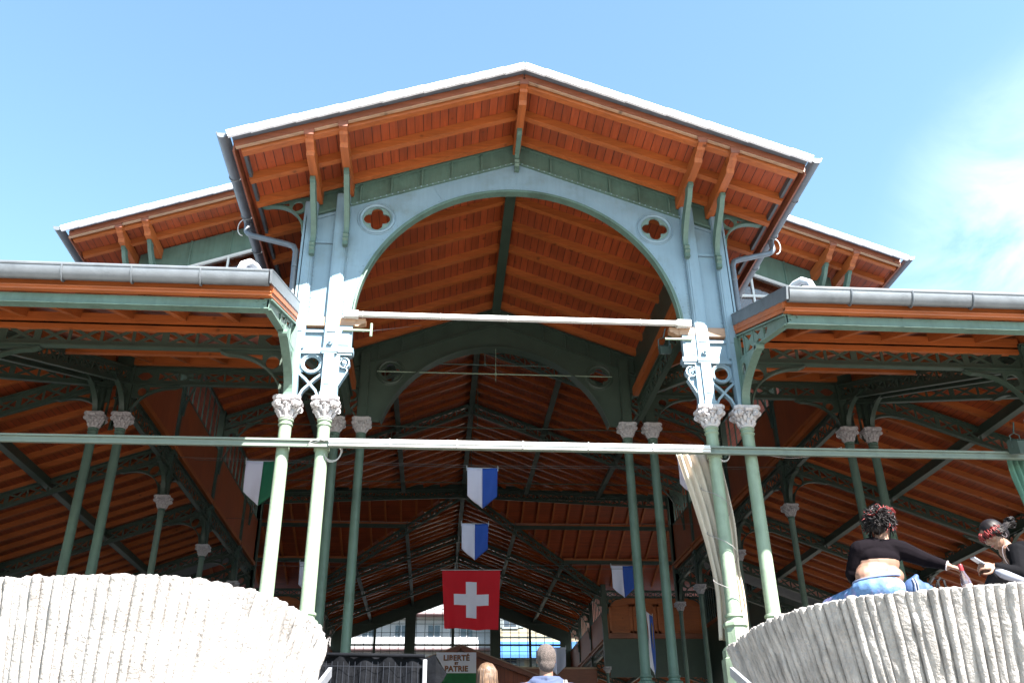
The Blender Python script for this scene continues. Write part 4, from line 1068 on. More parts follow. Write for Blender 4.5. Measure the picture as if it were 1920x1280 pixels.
cable(helix(4.6, 2.5, 3, 4.2, 4.25), 'thin cord wound around the beige curtain and column', .006)
def coil(c, lab, n=5, R0=.13):
    pts = []; rnd = random.Random(5)
    for i in range(n*16+1):
        a = 2*pi*i/16; r = R0*(1+.14*sin(i*.37)); pts.append((c[0]+r*cos(a), c[1]+.03*sin(i*.21), c[2]+r*1.15*sin(a)))
    return cable(pts, lab, .007, mat('pale_cable', (.34, .33, .33), .5))
p = px(625, 848, 12.95); coil(p, 'pale cable coil hanging right of the inner left front column')
p = px(592, 826, 12.8)
cable([p+Vector((.13, 0, 0)), p+Vector((.05, -.02, .03)), p+Vector((-.06, 0, .0)), p+Vector((-.13, .02, -.06)), p+Vector((-.02, .02, -.02)), p+Vector((.1, .0, .02))], 'loose pale cable loops left of the inner left front column', .009, MATS['pale_cable'])
p = px(1357, 852, 12.95); coil(p, 'pale cable coil hanging right of the inner right front column', 5, .1)
A, B = px(1418, 846, 12.95), px(1578, 838, 12.95)
cable([A*(1-t)+B*t-Vector((0, 0, .16*4*t*(1-t)*(1-.3*t))) for t in [i/14 for i in range(15)]], 'thin sagging cable under the right awning rail')
A, B = px(650, 627, 13.3), px(800, 605, 19)
cable([px(680, 622, 13.3), px(790, 610, 16)], 'thin dark wire running back from the arch cross bar', .004)
# floodlight under the right corbel
def floodlight(c, lab, u, v, w_, sz=(.26, .2, .16)):
    o = empty('floodlight', c, label=lab, category='lamp')
    m_ = mat('lamp_housing', (.03, .05, .045), .5)
    mb = MB(); box2(mb, (0, 0, 0), (u, v, w_), sz)
    for i in range(5): box2(mb, Vector(w_).normalized()*sz[2]*.56+Vector(u).normalized()*(i-2)*sz[0]*.18, (u, v, w_), (.012, sz[1]*.9, .03))
    mb.build('housing', m_, o)
    mb = MB(); box2(mb, -Vector(w_).normalized()*sz[2]*.52, (u, v, w_), (sz[0]*.86, sz[1]*.84, .012)); mb.build('front_glass', mat('lamp_glass', (.12, .14, .14), .1), o)
    mb = MB(); U = Vector(u).normalized()
    mb.tube([U*sz[0]*.55, U*sz[0]*.55+Vector((0, 0, .2)), Vector((0, 0, .24)), -U*sz[0]*.55+Vector((0, 0, .2)), -U*sz[0]*.55], .01, 6); mb.tube([(0, 0, .24), (.05, 0, .42)], .012, 6); mb.build('yoke', m_, o)
    return o
floodlight(px(1246, 656, 13.5), 'dark floodlight hung below the right end of the arch bar', (1, .3, .2), (0, 1, .5), (-.2, -.5, 1), (.2, .16, .13))
floodlight(px(1908, 838, 12.7), 'green box lamp at the right end of the awning rail', (1, .4, .2), (-.3, 1, .3), (-.2, -.3, 1), (.22, .2, .2))

# ------------------------------------------------------------------ black screened site fence and stair handrails
fe = empty('site_fence', (-.8, 8.6, -.5), label='black screened site fence panel at the top of the steps', category='fence')
TARP = mat('black_netting', (.003, .0035, .005), .8, vary=.3, scale=8, bump=.6, bscale=12, spec=.08)
Yf = 8.6
def fx(x, y, dy=0): q = px(x, y, Yf+dy); return q-Vector((-.8, 8.6, -.5))
zt = fx(700, 1230).z
mb = MB(); n = 40; k = 12; A = fx(560, 1226); B = fx(818, 1229)
for j in range(k+1):
    for i in range(n+1):
        q = A*(1-i/n)+B*(i/n); q.z -= j/k*1.6; q.y += .02*sin(i*.9)+.015*sin(j*1.7+i*.4); q.z += .012*sin(i*1.3)*(j == 0); mb.v.append(q)
for j in range(k):
    for i in range(n): a_ = j*(n+1)+i; mb.f.append((a_, a_+1, a_+n+2, a_+n+1))
mb.build('netting', TARP, fe, smooth=True)
mb = MB(); q = [fx(812, 1230), fx(822, 1240), fx(838, 1262), fx(830, 1276), fx(815, 1290)]
mb.add([B+Vector((0, .0, 0))]+q, [(0, 1, 2), (0, 2, 3), (0, 3, 4), (0, 4, 5)]); o = mb.build('torn_corner', TARP, fe); md = o.modifiers.new('t', 'SOLIDIFY'); md.thickness = .004
GAL = mat('galvanised', (.30, .31, .33), .4, metal=.5)
mb = MB().tube([fx(797, 1236, -.05), fx(797, 1236, -.05)-Vector((0, 0, 1.7))], .019, 8); mb.build('post', GAL, fe, smooth=True)
mb = MB(); A2 = fx(560, 1245, -.03)
for i in range(1, 22): q = A*(1-i/22)+fx(795, 1229)*(i/22); mb.tube([q+Vector((0, -.035, -.06)), q+Vector((0, -.035, -1.6))], .0022, 4)
for j in range(6): mb.tube([A+Vector((0, -.035, -.1-.2*j)), fx(795, 1229)+Vector((0, -.035, -.1-.2*j))], .0022, 4)
mb.build('wire_grid', mat('fence_wire', (.02, .023, .03), .6, spec=.1), fe)
mb = MB().tube([A+Vector((-.02, -.02, .0)), fx(797, 1229, -.02)], .018, 8); mb.build('top_rail', TARP, fe, smooth=True)
for lab, P0, P1 in (('pale flat metal handrail end beside the left concrete bowl', px(619, 1259, 7.6), px(596, 1290, 6.9)), ('grey flat metal handrail end beside the right concrete bowl', px(1372, 1258, 7.6), px(1412, 1294, 6.9))):
    h = empty('handrail', P0, label=lab, category='handrail')
    d = (P1-P0); mb = MB().beam((0, 0, 0), d*4, .028, .07); mb.build('rail', mat('pale_metal', (.25, .26, .29), .35, metal=.3), h)
    mb = MB().tube([d*1.5, d*1.5-Vector((0, 0, .9))], .018, 8); mb.build('post', GAL, h); 

# ------------------------------------------------------------------ kiosk in the nave and timber gallery
kk = empty('wooden_kiosk', (1.25, 48, 1.15), label='dark wooden kiosk with gabled roof deep in the nave', category='kiosk')
a = px(852, 1214, 47); za = a.z-1.15; sl_ = .37
mb = MB()
for s in (-1, 1): mb.beam((0, -1, za), (s*5.2, -1, za-sl_*5.2), .25, .22); mb.slab([(0, -1.1), (s*5.3, -1.1), (s*5.3, 3), (0, 3)], lambda x, y: za+.12-sl_*abs(x), 0, .06)
mb.build('roof', WT_D, kk)
mb = MB()
for s in (-1, 1): mb.beam((0, -1.16, za+.14), (s*5.3, -1.16, za+.14-sl_*5.3), .04, .05)
mb.build('roof_edge', WT_E, kk)
mb = MB(); mb.plate([[(-4.6, 0), (4.6, 0), (4.6, za-sl_*4.6-.1), (0, za-.12), (-4.6, za-sl_*4.6-.1)]], (0, -.7, 0), (1, 0, 0), (0, 0, 1), .1); mb.build('wall', WB_Z, kk)
gl_ = empty('timber_gallery', (6.2, 55, 1.15), label='brown timber gallery below the right end of the far window', category='gallery')
z1 = px(1000, 1254, 55).z-1.15
mb = MB().box(-3.6, 3.2, -.1, .1, z1-1.1, z1); mb.build('parapet', WT_D, gl_)
mb = MB().box(-3.6, 3.2, -.16, .16, z1, z1+.1); mb.build('coping', WT_E, gl_)
for x in (-3.4, -1.2, 1.0, 3.0): MB().box(x-.12, x+.12, -.12, .12, 0, z1-1.1).build('post', WT_D, gl_)

# ------------------------------------------------------------------ houses around the square
PL1 = mat('white_render', (.34, .325, .325), .85, vary=.04, scale=.5); PL2 = mat('cream_render', (.26, .215, .15), .85, vary=.08, scale=.6)
PL3 = mat('grey_render', (.2, .19, .185), .85, vary=.06, scale=.5); WIN = mat('dark_window', (.03, .035, .045), .15); SHT = mat('shutter_paint', (.16, .17, .17), .7); AWN = mat('awning_blue', (.02, .09, .25), .7); SHD = mat('balcony_slab', (.2, .13, .13), .8)
def house(name, loc, rz, w_, d, h, floors, m_, lab, bal=False, awn=False, z0=0.0):
    o = empty(name, loc, label=lab, category='building'); o.rotation_euler.z = rz
    MB().box(-w_/2, w_/2, 0, d, 0, h).build('walls', m_, o)
    MB().slab([(-w_/2-.6, -.6), (w_/2+.6, -.6), (w_/2+.6, d/2), (-w_/2-.6, d/2)], lambda x, y: h+.05+(y+.6)*.45, 0, .25).slab([(-w_/2-.6, d/2), (w_/2+.6, d/2), (w_/2+.6, d+.6), (-w_/2-.6, d+.6)], lambda x, y: h+.05+(d+.6-y)*.45, 0, .25).build('roof', mat('clay_tile', (.20, .10, .07), .8, vary=.2), o)
    fh = h/floors; nx = int(w_/3.1)
    for f in range(floors):
        zz = f*fh
        if bal:
            q = MB(); q.box(-w_/2, w_/2, -1.5, -.02, zz-.16, zz); q.build('balcony_slab', SHD, o)
            q = MB(); q.box(-w_/2, w_/2, -1.5, -1.44, zz+.03, zz+1.0); q.build('balcony_front', m_, o)
        elif f: MB().box(-w_/2, w_/2, -.12, -.02, zz-.1, zz+.1).build('string_course', SHD if f == floors-1 else m_, o)
        for i in range(nx):
            x = -w_/2+w_*(i+.5)/nx
            q = MB(); q.box(x-.7, x+.7, -.06, .02, zz+.75, zz+2.5); q.box(x-.8, x+.8, -.14, -.0, zz+.65, zz+.75); q.box(x-.04, x+.04, -.09, -.05, zz+.75, zz+2.5) ; p_ = q.build('window_frame', m_ if bal else SHT, o)
            q = MB(); q.box(x-.6, x-.05, -.08, -.07, zz+.85, zz+2.4); q.box(x+.05, x+.6, -.08, -.07, zz+.85, zz+2.4); q.build('glass', WIN, p_)
            if not bal:
                q = MB(); q.box(x-1.35, x-.72, -.09, -.02, zz+.75, zz+2.5); q.box(x+.72, x+1.35, -.09, -.02, zz+.75, zz+2.5); q.build('shutter', SHT, o)
    if awn:
        q = MB(); za_, xa, xb = awn
        q.add([(xa, -.02, za_), (xb, -.02, za_), (xb, -1.9, za_-1.5), (xa, -1.9, za_-1.5), (xb, -1.9, za_-1.8), (xa, -1.9, za_-1.8)], [(0, 1, 2, 3), (3, 2, 4, 5)]); q.build('awning', AWN, o)
    return o
p = px(770, 1200, 96); house('apartment_building', (p.x-6, 96, GZ), 0, 40, 12, 24, 7, PL1, 'white apartment block with long balconies behind the far window', bal=True)
p = px(1010, 1230, 92); house('apartment_building', (p.x+8.6, 92, GZ), 0, 26, 12, 25, 7, PL2, 'cream house with shutters and blue awning behind the far window', awn=(17.3, -13, -4.2))
house('apartment_building', (62, 50, GZ), radians(-90+5), 44, 12, 23, 7, PL1, 'white balcony block seen through the right transept window', bal=True)
house('apartment_building', (-60, 52, GZ), radians(90), 60, 12, 17, 5, PL3, 'grey rendered house on the left side of the square')
house('apartment_building', (56, 5, GZ), radians(-90), 34, 12, 16, 5, PL3, 'grey rendered house on the right side of the square')

# ------------------------------------------------------------------ people
SKIN = mat('skin', (.155, .08, .053), .6, vary=.06, scale=12); 
def sphere(mb, c, r, f=(0, 1, 0), u=(0, 0, 1), sc=(1, 1, 1), n=14):
    """ellipsoid with axes right/forward/up scaled by sc"""
    f = Vector(f).normalized(); u = Vector(u); rt = f.cross(u).normalized(); u = rt.cross(f).normalized(); o = len(mb.v); c = Vector(c)
    mb.lathe([(max(1e-3, r*sin(pi*i/n)), -r*cos(pi*i/n)) for i in range(n+1)], (0, 0, 0), n)
    for i in range(o, len(mb.v)): a = mb.v[i]; mb.v[i] = c+rt*(a.x*sc[0])+f*(a.y*sc[1])+u*(a.z*sc[2])
def limb(mb, pts, rs, n=12):
    """tapering limb with rounded joints, smooth between the joints"""
    P = []; Rr = []
    for i in range(len(pts)-1):
        for k in range(5):
            t = k/5; P.append(Vector(pts[i])*(1-t)+Vector(pts[i+1])*t); Rr.append(rs[i]*(1-t)+rs[i+1]*t)
    P.append(Vector(pts[-1])); Rr.append(rs[-1]); mb.tube(P, Rr, n)
    for p_, r_ in zip(pts, rs): sphere(mb, p_, r_, n=10)
def fuse(mb, name, m_, parent, voxel=.008, smooth=4, fac=.5):
    """melt the overlapping shapes into one continuous surface"""
    me = bpy.data.meshes.new('raw'); me.from_pydata([tuple(a) for a in mb.v], [], mb.f)
    ob = bpy.data.objects.new('raw', me); COL.objects.link(ob)
    md = ob.modifiers.new('r', 'REMESH'); md.mode = 'VOXEL'; md.voxel_size = voxel; md.use_smooth_shade = True
    if smooth: sm = ob.modifiers.new('s', 'SMOOTH'); sm.factor = fac; sm.iterations = smooth
    dg = bpy.context.evaluated_depsgraph_get(); dg.update()
    out = bpy.data.meshes.new_from_object(ob.evaluated_get(dg)); bpy.data.objects.remove(ob)
    out.materials.clear(); out.materials.append(m_)
    for p_ in out.polygons: p_.use_smooth = True
    o = bpy.data.objects.new(name, out); COL.objects.link(o); o.parent = parent; return o
def head(mb, c, f, u, k=1.0):
    """skull, jaw, brow, nose, lips and ears around centre c, looking along f"""
    f = Vector(f).normalized(); u = Vector(u).normalized(); r = f.cross(u).normalized(); u = r.cross(f).normalized(); c = Vector(c)
    sphere(mb, c+u*.02*k-f*.01*k, .1*k, f, u, (.78, .98, 1.02)); sphere(mb, c-u*.045*k+f*.02*k, .075*k, f, u, (.82, .95, 1)); sphere(mb, c-u*.09*k+f*.055*k, .032*k, f, u, (1.1, 1, .8))
    sphere(mb, c+u*.012*k+f*.075*k, .02*k, f, u, (2.3, .7, .6))
    mb.tube([c+f*.088*k+u*.008*k, c+f*.108*k-u*.03*k, c+f*.088*k-u*.042*k], [.009*k, .014*k, .01*k], 8)
    sphere(mb, c+f*.088*k-u*.063*k, .014*k, f, u, (1.7, .8, .7))
    for s in (-1, 1):
        sphere(mb, c+r*s*.078*k-f*.005*k-u*.01*k, .028*k, f, u, (.3, .65, 1.1)); sphere(mb, c+r*s*.04*k+f*.06*k-u*.02*k, .028*k, f, u)
def face_details(c, f, u, k, parent):
    f = Vector(f).normalized(); u = Vector(u).normalized(); r = f.cross(u).normalized(); u = r.cross(f).normalized(); c = Vector(c)
    for s in (-1, 1):
        e = MB(); sphere(e, c+r*s*.032*k+f*.078*k-u*.0*k, .012*k, f, u); e.build('eye', mat('eye', (.25, .22, .2), .2), parent, smooth=True)
        e = MB(); e.tube([c+r*s*.015*k+f*.094*k+u*.022*k, c+r*s*.035*k+f*.092*k+u*.027*k, c+r*s*.052*k+f*.078*k+u*.02*k], .004*k, 5); e.build('eyebrow', mat('brow', (.02, .012, .01), .7), parent)
    e = MB(); sphere(e, c+f*.097*k-u*.064*k, .011*k, f, u, (1.9, .5, .45)); e.build('lips', mat('lips', (.30, .07, .07), .5), parent, smooth=True)
def hand(mb, w_, d, n_, curl=.5, k=1.0, spread=.0):
    """palm and five separate bent fingers from wrist w along d, n_ = back of the hand"""
    w_ = Vector(w_); d = Vector(d).normalized(); n_ = Vector(n_).normalized(); s = d.cross(n_).normalized(); n_ = s.cross(d).normalized()
    sphere(mb, w_+d*.045*k, .044*k, d, n_, (.9, 1.05, .38))
    for i, (off, L_) in enumerate(((-.03, .062), (-.011, .074), (.009, .07), (.028, .055))):
        p0 = w_+d*.082*k+s*off*k; a = curl*(.8+.12*i); dd = (d+s*off*spread).normalized()
        p1 = p0+(dd*cos(a*.6)-n_*sin(a*.6))*L_*.42*k; p2 = p1+(dd*cos(a*1.5)-n_*sin(a*1.5))*L_*.33*k; p3 = p2+(dd*cos(a*2.3)-n_*sin(a*2.3))*L_*.28*k
        limb(mb, [p0-d*.02*k, p0, p1, p2, p3], [.0095*k, .0098*k, .0088*k, .008*k, .007*k], 8)
    t0 = w_+d*.02*k-s*.03*k; t1 = t0+d*.03*k-s*.028*k-n_*.012*k; t2 = t1+d*.028*k-s*.006*k-n_*.012*k; t3 = t2+d*.022*k+s*.004*k-n_*.006*k
    limb(mb, [t0, t1, t2, t3], [.014*k, .0115*k, .010*k, .008*k], 8)

# --- woman seen from behind, reaching to her right
HZ = HB-.0
o = empty('person', px(1650, 1112, 6.7), label='woman in black crop top and tie-dye trousers seated reaching toward a bottle', category='person')
def L(P): return Vector(P)-o.location
Y1 = 6.76
hd = L(px(1651, 985, Y1+.0)); hf = Vector((.75, .6, -.25)); hu = Vector((.05, .0, 1))
nk = L(px(1652, 1012, Y1)); chest = L(px(1647, 1036, Y1+.02)); waist = L(px(1643, 1075, Y1)); hip = L(px(1648, 1108, Y1-.02))
shL = L(px(1612, 1031, Y1)); shR = L(px(1690, 1031, Y1+.0)); elL = L(px(1599, 1075, Y1+.06)); hL = L(px(1606, 1098, Y1+.3))
elR = L(px(1735, 1049, Y1+.02)); wrR = L(px(1776, 1060, Y1-.1)); hdR = L(px(1800, 1066, Y1-.15))
def torso(mb, g=0.0):
    sphere(mb, chest+Vector((0, .02, 0)), .15+g, (0, 1, 0), (0, 0, 1), (1.2, .78, .8)); sphere(mb, (chest+waist)/2, .14+g, sc=(1.22, .85, .9)); sphere(mb, waist, .135+g, sc=(1.22, .9, .85))
b = MB(); head(b, hd, hf, hu, .92); limb(b, [hd-Vector((0, 0, .05)), nk-Vector((0, 0, .03))], [.05, .056]); torso(b); sphere(b, hip+Vector((0, 0, .02)), .17, sc=(1.15, .95, .8))
limb(b, [nk-Vector((0, 0, .035)), shL], [.07, .062]); limb(b, [nk-Vector((0, 0, .035)), shR], [.07, .062])
limb(b, [shR, elR, wrR], [.06, .046, .03]); limb(b, [shL, elL, hL], [.06, .046, .03])
for s in (-1, 1): sphere(b, waist+Vector((s*.08, -.045, -.03)), .1, sc=(1.1, .8, .8))
hand(b, wrR, hdR-wrR, (0, -.35, 1), .75); hand(b, hL, (.2, 1, -.2), (0, 0, 1), .4)
fuse(b, 'body', SKIN, o, .006, 5)
t_ = MB(); sphere(t_, chest+Vector((0, .02, .0)), .162, sc=(1.2, .8, .8)); sphere(t_, (chest+waist)/2+Vector((0, .01, .035)), .15, sc=(1.24, .9, .62))
limb(t_, [nk-Vector((0, 0, .045)), shL], [.074, .076]); limb(t_, [nk-Vector((0, 0, .045)), shR], [.074, .076])
limb(t_, [shR, elR, wrR+(elR-wrR)*.12], [.076, .058, .038]); limb(t_, [shL, elL, hL+(elL-hL)*.1], [.076, .058, .038])
fuse(t_, 'crop_top', mat('black_jersey', (.0036, .0026, .0038), .9, vary=.2, scale=9, bump=.5, bscale=10, spec=.04), o, .007, 6)
TD = mat('tie_dye', (.055, .12, .24), .85, vary=.45, scale=16, dirt=(.22, .12, .27), dscale=6, bump=.3, bscale=25)
t_ = MB(); sphere(t_, hip+Vector((0, 0, -.0)), .185, sc=(1.15, .98, .72)); kn = [L(px(1560, 1140, Y1+.45)), L(px(1742, 1122, Y1+.4))]
for s, k_ in zip((-1, 1), kn):
    limb(t_, [hip+Vector((s*.1, .02, -.05)), k_], [.12, .085]); limb(t_, [k_, hip+Vector((-s*.1, .5, -.14))], [.085, .055])
fuse(t_, 'trousers', TD, o, .009, 5)
wb = MB(); wb.tube([hip+Vector((.176*cos(a), .150*sin(a), .088+.02*cos(a))) for a in [2*pi*i/30 for i in range(31)]], .01, 6); wb.build('waistband', mat('waistband', (.12, .15, .25), .8, vary=.2), o, smooth=True)
for s in (-1, 1):
    t_ = MB(); limb(t_, [hip+Vector((-s*.1, .5, -.14)), hip+Vector((-s*.16, .62, -.15))], [.045, .035]); fuse(t_, 'shoe', mat('shoe', (.12, .12, .12), .6), o, .01, 2)
HAIR = mat('dark_hair', (.004, .0022, .0025), .5, vary=.4, scale=30, spec=.18); HRED = mat('red_hair', (.11, .006, .006), .5, vary=.3, scale=30, spec=.3); HGR = mat('grey_bead', (.12, .10, .11), .4)
rnd = random.Random(4)
def locks(c, f, u, k, n, m_, name, parent, lo=-.5, spiky=.03, back=True, seed=1, r=.008):
    rn = random.Random(seed); f = Vector(f).normalized(); u = Vector(u).normalized(); rr = f.cross(u).normalized(); mb = MB()
    for i in range(n):
        for _ in range(40):
            v = Vector((rn.gauss(0, 1), rn.gauss(0, 1), rn.gauss(0, 1))).normalized()
            if v.z > lo and not (v.y > .35 and v.z < .35): break
        base = c+rr*(v.x*.082*k)+f*(v.y*.1*k-.01)+u*(v.z*.1*k+.015)
        out_ = (rr*v.x+f*v.y+u*v.z); tan = out_.cross(Vector((rn.uniform(-1, 1), rn.uniform(-1, 1), rn.uniform(-1, 1)))).normalized()
        p1 = base+out_*.012*k+tan*.03; p2 = base+out_*(.018+spiky*rn.random())+tan*.055-u*.01; p3 = p2+tan*.02+out_*spiky*rn.uniform(-.3, .7)
        mb.tube([base, p1, p2, p3], [r, r, r*.8, r*.4], 5)
    return mb.build(name, m_, parent, smooth=True)
h_ = MB(); sphere(h_, hd+Vector((-.02, -.015, .025)), .098, hf, hu, (.86, 1.0, 1.0)); sphere(h_, hd+Vector((-.045, -.035, -.03)), .06, sc=(.9, .8, .9)); sphere(h_, L(px(1668, 965, Y1)), .042); sphere(h_, L(px(1640, 963, Y1)), .05)
fuse(h_, 'hair', HAIR, o, .008, 2)
locks(hd, hf, hu, 1, 300, HAIR, 'hair_twists', o, -.55, .014, seed=2, r=.0055); locks(hd, hf, hu, 1.05, 30, HRED, 'red_twists', o, -.5, .014, seed=5, r=.0045); locks(hd, hf, hu, 1.06, 12, HGR, 'pale_twists', o, -.3, .01, seed=9, r=.003)
h_ = MB(); bc = L(px(1666, 962, Y1)); rn = random.Random(8)
for i in range(40):
    v = Vector((rn.gauss(0, 1), rn.gauss(0, 1), rn.gauss(0, 1))).normalized(); tn = v.cross(Vector((rn.random(), rn.random(), 1))).normalized(); h_.tube([bc+v*.02, bc+v*.045+tn*.015, bc+v*.04+tn*.04], [.005, .0045, .002], 5)
h_.build('red_bun', HRED, o, smooth=True)
face_details(hd, hf, hu, .92, o)
br = MB(); d_ = (hdR-wrR).normalized(); a_ = d_.cross(Vector((0, 0, 1))).normalized(); b2 = a_.cross(d_); br.tube([wrR+a_*.034*cos(t)+b2*.034*sin(t) for t in [2*pi*i/14 for i in range(15)]], .005, 5); br.build('bracelet', mat('bracelet', (.5, .42, .42), .4), o)

# --- woman in profile, reading her phone
o2 = empty('person', px(1900, 1100, 6.7), label='woman in black with dark red hair looking down at a phone', category='person')
def L2(P): return Vector(P)-o2.location
Y2 = 6.75
hd = L2(px(1862, 1002, Y2)); hf = Vector((-.93, -.12, -.62)); hu = Vector((-.55, .1, .8))
nk = L2(px(1886, 1026, Y2)); sN = L2(px(1908, 1036, Y2-.12)); sF = L2(px(1900, 1040, Y2+.14)); chest = L2(px(1915, 1052, Y2)); hip = L2(px(1935, 1108, Y2+.02))
elN = L2(px(1915, 1076, Y2-.2)); wrN = L2(px(1866, 1062, Y2-.16)); elF = L2(px(1895, 1080, Y2+.18)); wrF = L2(px(1866, 1070, Y2+.0))
b = MB(); head(b, hd, hf, hu, .92); limb(b, [hd+Vector((.03, 0, -.04)), nk], [.05, .055]); sphere(b, chest, .14, sc=(.85, 1.15, 1)); sphere(b, (chest+hip)/2, .13, sc=(.9, 1.1, 1)); sphere(b, hip, .16, sc=(1, 1.1, .8))
for sh_, el_, wr_ in ((sN, elN, wrN), (sF, elF, wrF)): limb(b, [nk-Vector((0, 0, .03)), sh_, el_, wr_], [.06, .058, .044, .028])
hand(b, wrN, (-1, .05, .12), (.1, -.9, .5), .8); hand(b, wrF, (-1, .1, .1), (0, .5, 1), .5)
fuse(b, 'body', SKIN, o2, .006, 5)
face_details(hd, hf, hu, .92, o2)
t_ = MB(); BLK = mat('black_cardigan', (.0035, .0035, .0045), .85, vary=.2, scale=9, bump=.3, bscale=14, spec=.04)
sphere(t_, chest+Vector((.02, 0, 0)), .158, sc=(.85, 1.15, 1)); sphere(t_, (chest+hip)/2+Vector((.02, 0, 0)), .15, sc=(.9, 1.1, 1))
for sh_, el_, wr_ in ((sN, elN, wrN), (sF, elF, wrF)): limb(t_, [nk+Vector((.03, 0, -.035)), sh_, el_, wr_+(el_-wr_)*.1], [.066, .076, .058, .04])
fuse(t_, 'cardigan', BLK, o2, .007, 6)
t_ = MB(); knee = L2(px(1872, 1078, Y2-.15)); ank = L2(px(1852, 1112, Y2-.05))
limb(t_, [hip, knee+Vector((.0, 0, -.01))], [.12, .072]); limb(t_, [knee, ank], [.07, .045]); k2 = L2(px(1880, 1098, Y2+.15)); limb(t_, [hip, k2], [.12, .07]); limb(t_, [k2, L2(px(1850, 1115, Y2+.1))], [.068, .045])
fuse(t_, 'leggings', mat('dark_leggings', (.008, .008, .01), .85, vary=.15, spec=.15), o2, .008, 5)
t_ = MB(); q0, q1, q2 = L2(px(1866, 1070, Y2-.23)), L2(px(1888, 1078, Y2-.265)), L2(px(1930, 1092, Y2-.28))
t_.tube([q0, (q0+q1)/2, q1, q2], [.012, .032, .034, .02], 10); t_.build('white_stripe', mat('white_cloth', (.15, .16, .2), .8), o2, smooth=True)
for x in (1849, 1846):
    t_ = MB(); limb(t_, [L2(px(x, 1106, Y2+(.1 if x > 1847 else -.05))), L2(px(x-13, 1108, Y2+(.1 if x > 1847 else -.05)))], [.038, .03]); fuse(t_, 'shoe', MATS['shoe'], o2, .009, 2)
h_ = MB(); sphere(h_, hd+hu.normalized()*.026-hf.normalized()*.022, .099, hf, hu, (.88, .98, .98)); sphere(h_, hd+Vector((.06, 0, .01)), .068); sphere(h_, L2(px(1894, 979, Y2)), .038)
fuse(h_, 'hair', HAIR, o2, .007, 3)
r_ = hf.cross(hu).normalized(); bun = L2(px(1894, 979, Y2)); rn = random.Random(3); h_ = MB(); F_ = hf.normalized(); U_ = hu.normalized()
for i in range(150):
    a = radians(-110+220*rn.random()); st = F_*(.075*cos(a*.75)+.01)+r_*.09*sin(a)+U_*(.045*cos(a)-.01)
    q0 = hd+st; tg = bun; q3 = tg+Vector((rn.uniform(-.02, .02), rn.uniform(-.02, .02), rn.uniform(-.02, .02)))
    pts = []
    for j in range(9):
        t = j/8; c_ = q0*(1-t)+q3*t; d_ = c_-(hd+U_*.025-F_*.015); L_ = .101+rn.uniform(-.003, .011) if j < 7 else max(d_.length, .108); pts.append(hd+U_*.025-F_*.015+d_.normalized()*max(L_, min(d_.length, .2)))
    h_.tube(pts, [.002]+[.0042]*7+[.003], 5)
for i in range(26):
    v = Vector((rn.gauss(0, 1), rn.gauss(0, 1), rn.gauss(0, 1))).normalized(); tn = v.cross(Vector((rn.random(), rn.random(), 1))).normalized(); h_.tube([bun+v*.03, bun+v*.042+tn*.015, bun+v*.036+tn*.035], [.008, .007, .004], 5)
h_.build('hair_strands', HAIR, o2, smooth=True)
h_ = MB()
for i in range(46):
    a = radians(rn.uniform(-115, 115)); q0 = hd+F_*(.088*cos(a)+.004)+r_*.088*sin(a)+U_*(.055-.02*abs(sin(a))+rn.uniform(-.01, .008)); o_ = (F_*cos(a)+r_*sin(a))
    h_.tube([q0-o_*.012+U_*.012, q0+o_*.006, q0+o_*rn.uniform(.004, .014)-U_*.025+r_*rn.uniform(-.01, .01), q0+o_*rn.uniform(-.002, .01)-U_*rn.uniform(.035, .06)+r_*rn.uniform(-.015, .015)], [.003, .0045, .004, .0015], 5)
h_.build('red_strands', HRED, o2, smooth=True)
h_ = MB()
for s in (-1, 1): h_.tube([hd+r_*s*.084+hu.normalized()*(-.04-.03*cos(a))+hf.normalized()*(.02*sin(a)-.01) for a in [2*pi*i/14 for i in range(15)]], .0018, 5)
h_.build('hoop_earrings', HGR, o2)
h_ = MB(); c_ = L2(px(1884, 1042, Y2-.1)); h_.tube([c_+Vector((.03*sin(a), -.03, .075*cos(a))) for a in [2*pi*i/18 for i in range(19)]], .003, 5); h_.build('necklace', HGR, o2)
pa, pb = px(1823, 1045, 6.62), px(1844, 1058, 6.6)
ph = MB(); box2(ph, (0, 0, 0), (pb-pa, (.1, 1, .1), (0, 0, 1)), ((pb-pa).length, .075, .009)); ph_o = ph.build('phone', mat('phone_white', (.22, .24, .28), .25), label='white phone held by the seated woman in black', category='phone'); ph_o.location = (pa+pb)/2

# --- bottle and bag on the rim
bt = px(1816, 1098, 6.5); bt.z = HB-.012
o = empty('bottle', bt, label='glass bottle with red cap standing on the concrete rim', category='bottle'); o.rotation_euler = (0, radians(-7), 0)
GL = bpy.data.materials.new('bottle_glass'); GL.use_nodes = True; b_ = GL.node_tree.nodes['Principled BSDF']; b_.inputs['Base Color'].default_value = (.30, .22, .24, 1); b_.inputs['Roughness'].default_value = .05; b_.inputs['Transmission Weight'].default_value = .85; b_.inputs['IOR'].default_value = 1.35
MB().lathe([(.034, 0), (.037, .01), (.037, .1), (.033, .13), (.018, .17), (.014, .2), (.014, .215)], n=16).build('glass', GL, o, smooth=True)
MB().lathe([(.0155, .185), (.0165, .19), (.0165, .232), (.015, .236)], n=14).build('cap', mat('red_cap', (.2, .01, .015), .4), o, smooth='auto')
MB().lathe([(.0375, .03), (.0375, .085)], n=16).build('label', mat('paper', (.3, .22, .2), .7), o)
bg_ = px(1722, 1098, 6.65); bg_.z = HB
o = empty('bag', bg_, label='blue striped bag with black handles beside the seated woman', category='bag')
